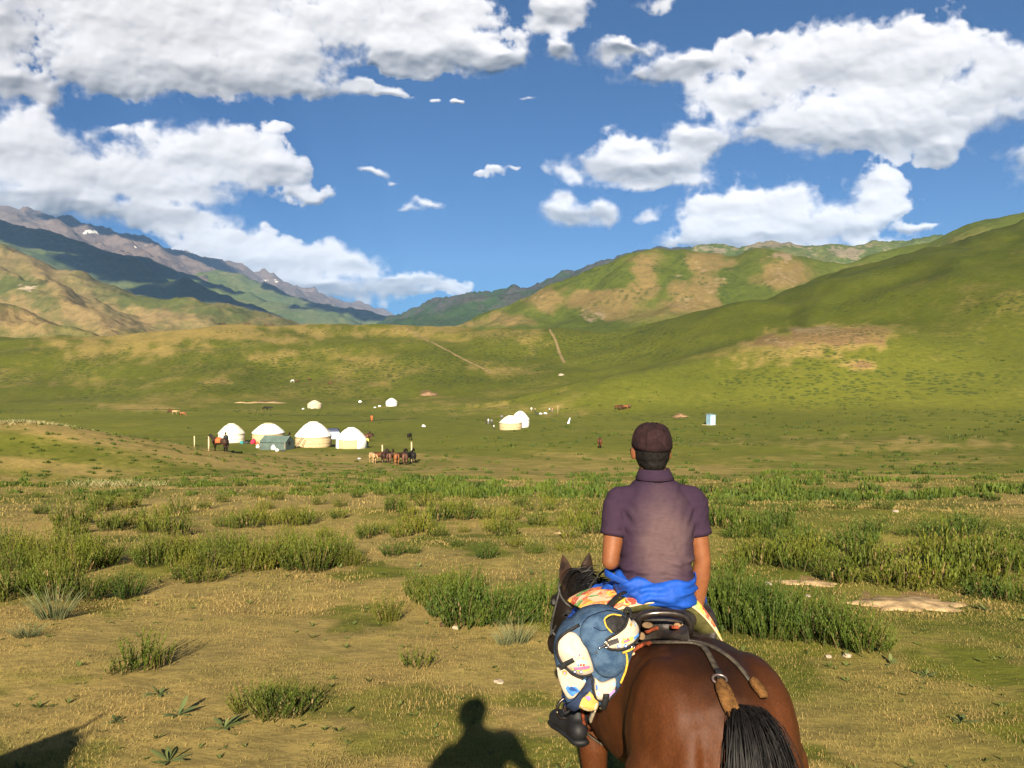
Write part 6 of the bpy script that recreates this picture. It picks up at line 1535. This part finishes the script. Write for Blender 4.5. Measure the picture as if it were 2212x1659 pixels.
def gable_tent():
    c = hit(594, 972); k = c[1] / FQ
    L, D, hw, H = 62 * k, 2.6, 19 * k, 31 * k; rot = math.radians(-14)
    t = thing('tent', 'grey-green gabled canvas tent with black window between the yurts', 'tent', (c[0], c[1] + 1.2, base_z(c[0], c[1] + 1.2, 2.0)), (0, 0, rot))
    m = mat('grey_green_canvas', (.070, .095, .084), .9, .12, .15, 1.5, bump=.3, bscale=4); mr = mat('green_canvas_roof', (.080, .115, .100), .9, .12, .12, 1.5, bump=.2, bscale=4)
    a, b = L / 2, D / 2; th = .03
    def plate(p): 
        p = np.array(p, float); n = np.cross(p[1] - p[0], p[2] - p[0]); n /= np.linalg.norm(n)
        return Shape().loft([p, p + n * th])
    part('front_wall', plate([(-a,-b,0),(a,-b,0),(a,-b,hw),(-a,-b,hw)]).mesh('front_wall', m, False), t)
    part('back_wall', plate([(a,b,0),(-a,b,0),(-a,b,hw),(a,b,hw)]).mesh('back_wall', m, False), t)
    g = part('end_wall', plate([(a,-b,0),(a,b,0),(a,b,hw),(a,0,H-.05),(a,-b,hw)]).mesh('end_wall', m, False), t)
    part('end_wall', plate([(-a,b,0),(-a,-b,0),(-a,-b,hw),(-a,0,H-.05),(-a,b,hw)]).mesh('end_wall', m, False), t)
    part('roof_slope', plate([(-a-.1,-b-.22,hw-.08),(a+.08,-b-.22,hw-.08),(a+.08,0,H),(-a+.1,0,H)]).mesh('roof_slope', mr, False), t)
    part('roof_slope', plate([(a+.08,b+.2,hw-.08),(-a-.1,b+.2,hw-.08),(-a+.1,0,H),(a+.08,0,H)]).mesh('roof_slope', mr, False), t)
    part('window', Shape().box((a + .05, -.30, hw * .86), (.02, .26, .24)).mesh('window', mat('dark_opening', (.006,.006,.006), .9), False), g)
    for x in (-a, a): part('pole', Shape().tube([(x, -b - .28, 0), (x, -b - .24, hw)], .03, 6).mesh('pole', M_timber), t)
gable_tent()
def small_tent():
    c = hit(708, 951); k = c[1] / FQ
    t = thing('tent', 'small blue-grey tent with dark top behind the largest yurt', 'tent', (c[0], c[1] + 5, gz(c[0], c[1] + 5) - .05), (0, 0, .15)); w, h = 17 * k, 24 * k
    s = Shape().loft([np.array([(-w*f, -1.2*f, z), (w*f, -1.2*f, z), (w*f, 1.2*f, z), (-w*f, 1.2*f, z)]) for f, z in ((1.0, 0), (.92, h*.5), (.78, h*.72))])
    part('wall', s.mesh('wall', mat('pale_blue_nylon', (.34, .36, .46), .7), False), t)
    s = Shape().loft([np.array([(-w*f, -1.2*f, z), (w*f, -1.2*f, z), (w*f, 1.2*f, z), (-w*f, 1.2*f, z)]) for f, z in ((.82, h*.69), (.74, h*.85), (.5, h*.97), (.1, h))])
    part('fly', s.mesh('fly', mat('dark_blue_nylon', (.03, .04, .075), .7), False), t)
    for x in (-w, w): part('guy_rope', Shape().tube([(x*.8, -1, h*.7), (x*1.25, -1.8, .0)], .012, 4).mesh('guy_rope', M_rope), t)
small_tent()
def outhouse():
    c = hit(1537, 918); k = c[1] / FQ; w, h = 13.5 * k, 22 * k
    t = thing('outhouse', 'pale blue plank outhouse standing alone right of the rider', 'outhouse', (c[0], c[1] + w/2, gz(c[0], c[1] + w/2) - .03), (0, 0, math.radians(28)))
    m = mat('pale_blue_paint', (.30, .44, .52), .8, .2, .2, 3); m2 = mat('darker_grey_blue', (.16, .26, .33), .8, .2, .2, 3)  # second blue is darker, used for two side walls and the roof
    n = 6
    for side, mm in ((0, m), (1, m2), (2, m), (3, m2)):
        a = side * math.pi / 2; R = Matrix.Rotation(a, 3, 'Z')
        for i in range(n):
            y = (i - (n - 1) / 2) * w / n; p = R @ Vector((0, -w / 2, h / 2)) + R @ Vector((y, 0, 0))
            hh = h if side != 0 else h * 1.04
            part('plank', Shape().box(p, (w / n * .47, .02 + .004 * (i % 2), hh / 2), (0, 0, a)).mesh('plank', mm, False), t)
    part('roof', Shape().box((0, 0, h * 1.03), (w * .58, w * .62, .03), (.06, 0, 0)).mesh('roof', m2, False), t)
    d = part('door', Shape().box((0, -w/2 - .03, h * .46), (w * .36, .018, h * .42)).mesh('door', m, False), t); part('latch', Shape().box((w*.28, -w/2 - .06, h*.5), (.04, .015, .02)).mesh('latch', M_iron, False), d)
    part('platform', Shape().box((0, 0, .0), (w * 1.05, w * .9, .05)).mesh('platform', M_timber, False), t)
outhouse()

# ---- posts, poles, boards
def post(qx, qy, h, label, r=.05, m=M_timber):
    c = hit(qx, qy); t = thing('hitching_post', label, 'post', (c[0], c[1], c[2] - .1)); part('shaft', Shape().tube([(0, 0, 0), (.01, 0, h*.5), (0, .01, h)], [r, r*.95, r*.9], 8).mesh('shaft', m), t); part('top', Shape().ell((0, .01, h), (r*1.1, r*1.1, r*.6), None, 8, 5).mesh('top', m), t)
post(420, 966, 1.2, 'pale wooden post left of the saddled horse, farther one', .06); post(451, 974, 1.5, 'pale wooden post at the nose of the saddled horse', .08)
post(826, 998, 2.3, 'pale post rising behind the tethered horses, left one', .10); post(889, 997, 2.6, 'pale post rising behind the black tethered horses', .10); post(1205, 894, 2.9, 'thin pole on the meadow right of the yurt pair', .06)
def board():
    c = hit(1228, 915); k = c[1] / FQ
    t = thing('board', 'pale blue board leaning on a dark prop on the meadow', 'board', (c[0], c[1], c[2])); m = mat('pale_blue_board', (.50, .60, .66), .7)
    part('panel', Shape().loft([np.array([(-.35, 0, 0), (.20, 0, 0), (.55, .5, 1.5), (.35, .5, 1.55)]), np.array([(-.35, .05, 0), (.20, .05, 0), (.55, .55, 1.5), (.35, .55, 1.55)])]).mesh('panel', m, False), t); part('prop', Shape().tube([(-.45, .4, 0), (.1, .45, .9)], .06, 6).mesh('prop', M_leather), t)
board()
def stovepipe():
    c = hit(648, 968); t = thing('ladder', 'dark wooden ladder leaning on the largest yurt', 'ladder', (c[0] - .8, c[1] - .25, gz(c[0], c[1]))); m = mat('charred_wood', (.05, .04, .035), .9)
    for dx in (0, .28): part('rail', Shape().tube([(dx, -.3, 0), (1.15 + dx, .55, 1.75)], .045, 6).mesh('rail', m), t)
    for f in (.2, .4, .6, .8): part('rung', Shape().tube([(1.15*f, -.3 + .85*f, 1.75*f), (1.15*f + .28, -.3 + .85*f, 1.75*f)], .025, 6).mesh('rung', m), t)
stovepipe()
# ---- sacks and bundles
M_sack = mat('white_sack', (.68, .66, .63), .85, .15, .1, 4, bump=.4); M_crim = mat('crimson_cloth', (.38, .02, .05), .85); M_orng = mat('orange_cloth', (.60, .10, .03), .85); M_dk = mat('dark_cloth', (.03, .035, .035), .85); M_yel = mat('yellow_cloth', (.60, .50, .10), .85); M_teal = mat('teal_cloth', (.03, .20, .20), .85)
def sack(name, qx, qy, r, label, m, h=1.2, cat='sack', dy=0):
    c = hit(qx, qy); s = Shape().ell((0, 0, r*h*.55), (r, r*.8, r*h*.6)).ell((r*.1, 0, r*h*1.05), (r*.55, r*.45, r*h*.35)); s.ell((-r*.4, -.1*r, r*h*.3), (r*.7, r*.6, r*h*.35))
    me = s.skin(name, m, r * .16, 3, lambda co, no: co + no * (.06 * r * fbm(co[:, 0]*4/r, co[:, 2]*4/r, 2, 985))[:, None]); o = thing(name, label, cat, (c[0], c[1] + dy, gz(c[0], c[1] + dy) - .05), (0, 0, qx % 6), None, me)
sack('sack', 592, 972, .55, 'white sack before the green tent, left one', M_sack); sack('sack', 605, 971, .6, 'white sack before the green tent, right one', M_sack, 1.5); sack('sack', 599, 975, .4, 'small white sack lying between the other two', M_sack, .9); sack('sack', 557, 968, .4, 'white sack beside the orange cloth left of the tent', M_sack)
sack('bundle', 553, 958, .55, 'crimson bundle beside the green tent', M_crim, 1.3, 'bundle', -1.5); sack('bundle', 560, 962, .4, 'orange cloth bundle left of the green tent', M_orng, 1.4, 'bundle', -1); sack('bundle', 540, 957, .6, 'dark pile of gear before the second yurt', M_dk, .6, 'bundle', -2); sack('bundle', 530, 957, .5, 'dark green pile left of the second yurt', M_teal, .8, 'bundle', -2); sack('bundle', 631, 962, .45, 'teal bundle between tent and largest yurt', M_teal, 1.3, 'bundle', -1); sack('bundle', 612, 975, .35, 'dark pot by the green tent', M_dk, .7, 'pot')
sack('sack', 1168, 895, .7, 'white sack on the meadow right of the yurt pair, left one', M_sack, .6); sack('sack', 1178, 894, .8, 'white sack on the meadow right of the yurt pair, right one', M_sack, .5); sack('bundle', 1160, 895, .6, 'dark bundle next to the meadow sacks', M_dk, .8, 'bundle'); sack('sack', 915, 922, .5, 'white sack alone on the green meadow', M_sack, .9)
sack('sheet', 776, 991, .9, 'white cloth spread on the grass left of the tethered horses', M_sack, .12, 'cloth'); sack('sheet', 768, 984, 1.0, 'pale cloth strip behind the spread cloth', M_sack, .1, 'cloth')
sack('sack', 820, 879, .7, 'white sack left of the lone far yurt', M_sack, .8); sack('sack', 810, 881, .5, 'small white sack farther left of the lone far yurt', M_sack, .7); sack('sack', 778, 870, .9, 'pale heap on the far slope', M_sack, .9); sack('sack', 655, 884, .6, 'white sack at the beige far yurt', M_sack, .6)
# ---- trails and damp gullies laid over the land
def strip(name, pts, w, m, label, lift=.14, n=50):
    q = spline(np.array([(a, b, 0) for a, b in pts]), n); L = []
    c = np.array([hit(p[0], p[1]) for p in q])
    for _ in range(2): c[1:-1] = (c[:-2] + 2*c[1:-1] + c[2:]) / 4
    d = np.gradient(c, axis=0); s_ = np.c_[-d[:, 1], d[:, 0]]; s_ /= np.linalg.norm(s_, axis=1)[:, None] + 1e-9
    ww = w * (1 + .5 * fbm(np.arange(n) * .5, np.arange(n) * 0.0, 2, 990)); ww[0] *= .3; ww[-1] *= .3
    V = []
    for k in (-1, -.5, 0, .5, 1):
        x = c[:, 0] + s_[:, 0]*ww*k; y = c[:, 1] + s_[:, 1]*ww*k; V.append(np.c_[x, y, g_at(x, y) + lift * (1 - .9*abs(k))])
    V = np.stack(V, 1)
    o = link(bpy.data.objects.new(name, mesh_np(name, V.reshape(-1, 3), grid_faces(n, 5), m))); o['kind'] = 'structure'; o['label'] = label
M_trail = mat('dusty_trail', (.150, .112, .052), .95, .1, .25, .6, coord='Object'); M_gully = mat('damp_dark_turf', (.030, .036, .014), .95, .1, .4, .5)
strip('path', [(875,708),(905,726),(950,748),(1000,775),(1040,794),(1062,806)], 1.0, M_trail, 'dirt trail slanting down the ridge at centre'); strip('path', [(1186,710),(1200,735),(1208,760),(1219,784)], .9, M_trail, 'short dirt trail at the right end of the ridge')
strip('gully', [(690,914),(760,911),(830,907),(905,904)], 1.1, M_gully, 'dark damp gully behind the camp row', .10); strip('gully', [(540,908),(580,910),(630,911)], .9, M_gully, 'short dark gully behind the second yurt', .10); strip('gully', [(250,886),(330,884),(420,887)], 1.2, M_gully, 'dark damp strip at the left of the meadow', .10); strip('gully', [(560,894),(640,897),(760,898)], .9, M_gully, 'faint gully below the far yurts', .10)

# ---- horses at a distance
GRZ = [((.50,0,1.16),.115,.23),((.66,0,1.06),.10,.19),((.80,0,.90),.085,.155),((.92,0,.70),.075,.13),((1.0,0,.50),.07,.11),((1.04,0,.40),.066,.10)]
HGRZ = ((1.03,0,.44),(1.10,0,.34),(1.2,0,.18),(1.26,0,.06))
def far_horse(neck, head, name):
    s, (p, d, u, v), nk = horse_shape(neck, head, .05)
    for k in (-1, 1): s.cone(p + k*.06*u, p + k*.075*u + (0, 0, .13), .028, .008)
    body = s.skin('body', None, .034, 2, None)
    tl = Shape().tube(spline([(-.86,0,1.27),(-.96,0,1.20),(-1.0,.02,.9),(-.98,.03,.55)], 10), [.03,.05,.06,.07,.075,.075,.07,.06,.045,.02], 8).mesh('tail', M_hair)
    mn = Shape()
    for (a, hw, hh), (b, hw2, hh2) in zip(nk[:-1], nk[1:]):
        a, b = np.array(a), np.array(b); dd = b - a; dd /= np.linalg.norm(dd); up = np.cross(dd, np.cross(Z_, dd)); up /= np.linalg.norm(up)
        mn.cone(a + up*hh*.95, b + up*hh2*.95, .045, .04, 8)
    return body, tl, mn.mesh('mane', M_hair)
FH = {'stand': far_horse(NECK_UP, HEAD_UP, 's'), 'graze': far_horse(GRZ, HGRZ, 'g'), 'level': far_horse(None, None, 'l')}
COATS = {'black': coat_material('black_coat', (.008,.007,.006), (.012,.010,.009), (.008,.007,.006)), 'bay': coat_material('far_bay_coat', (.03,.012,.006), (.10,.036,.014), (.010,.007,.006)),
         'brown': coat_material('brown_coat', (.05,.022,.011), (.11,.048,.022), (.03,.015,.010)), 'chestnut': coat_material('chestnut_coat', (.13,.050,.018), (.22,.085,.030), (.16,.060,.022), dark_legs=False),
         'tan': coat_material('tan_coat', (.24,.15,.075), (.36,.235,.12), (.22,.13,.07), dark_legs=False), 'white': coat_material('white_coat', (.5,.47,.42), (.58,.55,.50), (.4,.37,.34), dark_legs=False), 'roan': coat_material('roan_coat', (.08,.038,.025), (.13,.06,.038), (.04,.02,.014)), 'dark': coat_material('dark_brown_coat', (.018,.010,.007), (.036,.018,.011), (.012,.008,.006))}
_HC = {}
def crest(qx):
    """the skyline of the broad ridge in this direction"""
    d = np.linspace(430, 760, 700); t_ = ray(qx, 700)[0]; z = g_at(t_ * d, d); k = int(np.argmax((z - CAM_Z) / d)); return np.array([t_ * d[k], d[k] - 2, z[k]])
def horse_at(qx, qy, pose, coat, face, label, group=None, sc_=1.0, sad=None, parts=True, dy=0.0):
    c = crest(qx) if qy < 700 else hit(qx, qy); y = c[1] + dy; key = (pose, coat)
    if key not in _HC:
        me = FH[pose][0].copy(); me.materials.clear(); me.materials.append(COATS[coat]); _HC[key] = me
    t = thing('horse', label, 'horse', (c[0], y, gz(c[0], y) - .03), (0, 0, math.radians(90 - face)), group); t.scale = (sc_,) * 3
    part('body', _HC[key], t)
    if parts:
        tl = part('tail', FH[pose][1], t); part('mane', FH[pose][2], t)
    if sad: 
        s = Shape().loft([ring((x, 0, 1.12), .31, .30, Y_, Z_, 18, 2.3) for x in (-.22, .28)]).ell((.03, 0, 1.45), (.22, .14, .07))
        c_ = Matrix.Translation(t.location) @ t.rotation_euler.to_matrix().to_4x4()
        o = thing('saddle_cloth', sad[1], 'saddle cloth', t.location, t.rotation_euler, None, s.mesh('saddle_cloth', sad[0])); o.scale = t.scale
    return t
# face: 0 = away from the camera, 90 = to the right, -90 = to the left
horse_at(474, 976, 'stand', 'dark', -80, 'dark brown saddled horse at the post before the leftmost yurt', None, 1.0, (M_orng, 'orange-red saddle cloth on the dark brown horse at the post'))
G = 'horses tethered before the camp'
for qx, qy, pose, coat, face, lab in ((806,1001,'level','tan',150,'pale tan horse at the left end of the tethered line'), (820,999,'stand','bay',70,'bay horse second from the left of the tethered line'), (833,1000,'level','dark',20,'dark brown horse third from the left of the tethered line'), (844,1002,'stand','roan',10,'reddish roan horse in the middle of the tethered line'), (856,1004,'level','chestnut',-15,'orange chestnut horse right of the middle of the line'), (866,1001,'stand','dark',35,'bay horse behind the orange chestnut'), (874,1004,'stand','roan',-10,'roan horse left of the black pair in the line'), (884,1000,'stand','black',25,'black horse, left of the black pair in the line'), (891,1000,'level','black',-20,'black horse at the right end of the tethered line')):
    horse_at(qx, qy, pose, coat, face, lab, G, sad=None)
horse_at(885, 951, 'graze', 'black', 10, 'black horse grazing alone behind the tethered line'); horse_at(1296, 968, 'graze', 'bay', 8, 'dark bay horse grazing alone left of the rider cap', sc_=1.2); horse_at(789, 952, 'stand', 'brown', 60, 'brown horse right behind the draped yurt'); horse_at(797, 953, 'level', 'roan', 30, 'reddish horse beside the brown one behind the draped yurt'); horse_at(621, 955, 'stand', 'bay', 10, 'bay horse half hidden left of the largest yurt')
for i, (qx, qy, coat) in enumerate(((1333,884,'bay'),(1339,886,'brown'),(1345,885,'bay'),(1351,884,'chestnut'),(1357,883,'brown'))): horse_at(qx, qy, ('level','graze','stand')[i % 3], coat, 60 - 40*i, ('leftmost','second','middle','fourth','rightmost')[i] + ' horse of the brown group on the meadow left of the rider cap', 'far horse group right of centre', parts=True)
for qx, qy, pose, coat, face, lab in ((632,826,'graze','white',-80,'white horse grazing on the ridge slope'), (641,826,'graze','bay',80,'bay horse right of the white one on the ridge slope'), (668,822,'graze','brown',70,'tiny brown horse between two others on the slope'), (714,831,'level','bay',85,'dark horse alone on the ridge slope'), (573,886,'graze','black',-80,'black horse below the spoil heaps, left one'), (581,886,'level','black',85,'black horse below the spoil heaps, right one'),
        (476,699.5,'level','black',60,'dark horse lowest of the first group on the ridge crest'), (485,697.6,'level','bay',85,'dark horse at the top of the first group on the ridge crest'), (533,698.6,'level','brown',80,'brown horse of the middle pair on the ridge crest, left'), (540,698.6,'level','bay',-80,'brown horse of the middle pair on the ridge crest, right'), (575,698.2,'stand','bay',85,'leftmost horse of the three on the ridge crest'), (583,698.2,'level','brown',80,'middle horse of the three on the ridge crest'), (591,698.2,'level','bay',-85,'rightmost horse of the three on the ridge crest'),
        (368,893,'graze','bay',-70,'brown animal grazing at the left of the meadow'), (378,895,'level','tan',80,'tan animal lying low at the left of the meadow'), (395,899,'graze','chestnut',85,'reddish animal at the left of the meadow')):
    horse_at(qx, qy, pose, coat, face, lab, 'horses grazing far off', parts=True)

# ---- people in the camp
def stand_person(pose=0):
    s = Shape(); s.loft([ring((0, 0, z), d, w, X_, Y_, 14) for z, w, d in ((.86,.15,.10),(.95,.16,.11),(1.15,.14,.10),(1.35,.19,.11),(1.44,.14,.08),(1.48,.06,.06))]); s.limb([((0,0,1.46),.055),((.01,0,1.58),.06)]); s.ell((.02,0,1.64), (.095,.078,.115)); s.cone((.10,0,1.63),(.12,0,1.61),.012,.014,6)
    for k in (-1, 1):
        s.limb([((0,k*.19,1.40),.052),((-.02,k*.25,1.12),.042),((.06 + .1*pose,k*.24,.90),.032),((.08 + .12*pose,k*.235,.80),.035)]); s.limb([((0,k*.09,.90),.095),((.02 + k*.06,k*.10,.50),.065),((k*.05,k*.10,.10),.045),((.12 + k*.05,k*.12,.05),.04)])
    body = s.skin('body', M_skin, .022, 2)
    s = Shape(); s.loft([ring((0, 0, z), d, w, X_, Y_, 16) for z, w, d in ((.82,.175,.125),(1.0,.175,.125),(1.18,.16,.118),(1.36,.21,.125),(1.45,.15,.09),(1.49,.075,.07))])
    for k in (-1, 1): s.tube([(0,k*.16,1.41),(0,k*.20,1.39),(-.02,k*.255,1.12),(.02,k*.25,1.0)], [.06,.068,.058,.05], 12)
    sh = s.skin('shirt', None, .022, 2)
    s = Shape(); s.ell((0,0,.90), (.125,.175,.11))
    for k in (-1, 1): s.limb([((0,k*.09,.90),.112),((.02 + k*.06,k*.10,.50),.085),((k*.05,k*.10,.12),.068)])
    tr = s.skin('trousers', None, .022, 2)
    hr = Shape().ell((-.012,0,1.675), (.098,.086,.095)).mesh('hair', M_hairm)
    return body, sh, tr, hr
SP = stand_person()
_PC = {}
def person_at(qx, qy, label, top, legs, face=0, sc_=1.0, dy=0, group='people of the camp'):
    c = hit(qx, qy); y = c[1] + dy; t = thing('person', label, 'person', (c[0], y, gz(c[0], y)), (0, 0, math.radians(90 - face)), group); t.scale = (sc_,) * 3
    part('body', SP[0], t); part('hair', SP[3], t)
    for nm, me, m in (('shirt', SP[1], top), ('trousers', SP[2], legs)):
        if (nm, m.name) not in _PC: q = me.copy(); q.materials.clear(); q.materials.append(m); _PC[(nm, m.name)] = q
        part(nm, _PC[(nm, m.name)], t)
M_pink = mat('pink_cloth', (.42,.20,.18), .85); M_wht = mat('white_cloth', (.62,.60,.58), .85); M_grey = mat('grey_cloth', (.12,.12,.14), .85); M_khaki = mat('khaki_cloth', (.22,.17,.10), .85)
person_at(793, 966, 'person in yellow top and pale trousers walking right of the draped yurt', M_yel, M_khaki, 160, 1.0); person_at(803, 909, 'person in orange clothing on the green meadow', M_orng, M_orng, 0, 1.0); person_at(479, 974, 'person in black standing behind the saddled horse', M_dk, M_dk, -60, 1.1, 1.2)
person_at(1049, 915, 'person in black standing left of the yurt pair', M_dk, M_dk, 90); person_at(1055, 917, 'person in white standing beside the one in black', M_wht, M_grey, -60); person_at(1062, 918, 'person in grey, rightmost of the three left of the yurt pair', M_grey, M_dk, 20); person_at(1067, 928, 'person in white and black bending by the cream-roofed yurt', M_wht, M_dk, 120, .75)
person_at(1148, 890, 'person in white behind the yurt pair, left one', M_wht, M_khaki, 30); person_at(1156, 891, 'person in brown behind the yurt pair, right one', M_khaki, M_dk, -40); person_at(1187, 891, 'person in white beside the one in pink on the meadow', M_wht, M_dk, 60); person_at(1193, 891, 'person in pink on the meadow by the thin pole', M_pink, M_grey, -60); person_at(1084, 908, 'person in grey half hidden behind the cream-roofed yurt', M_grey, M_dk, 0)
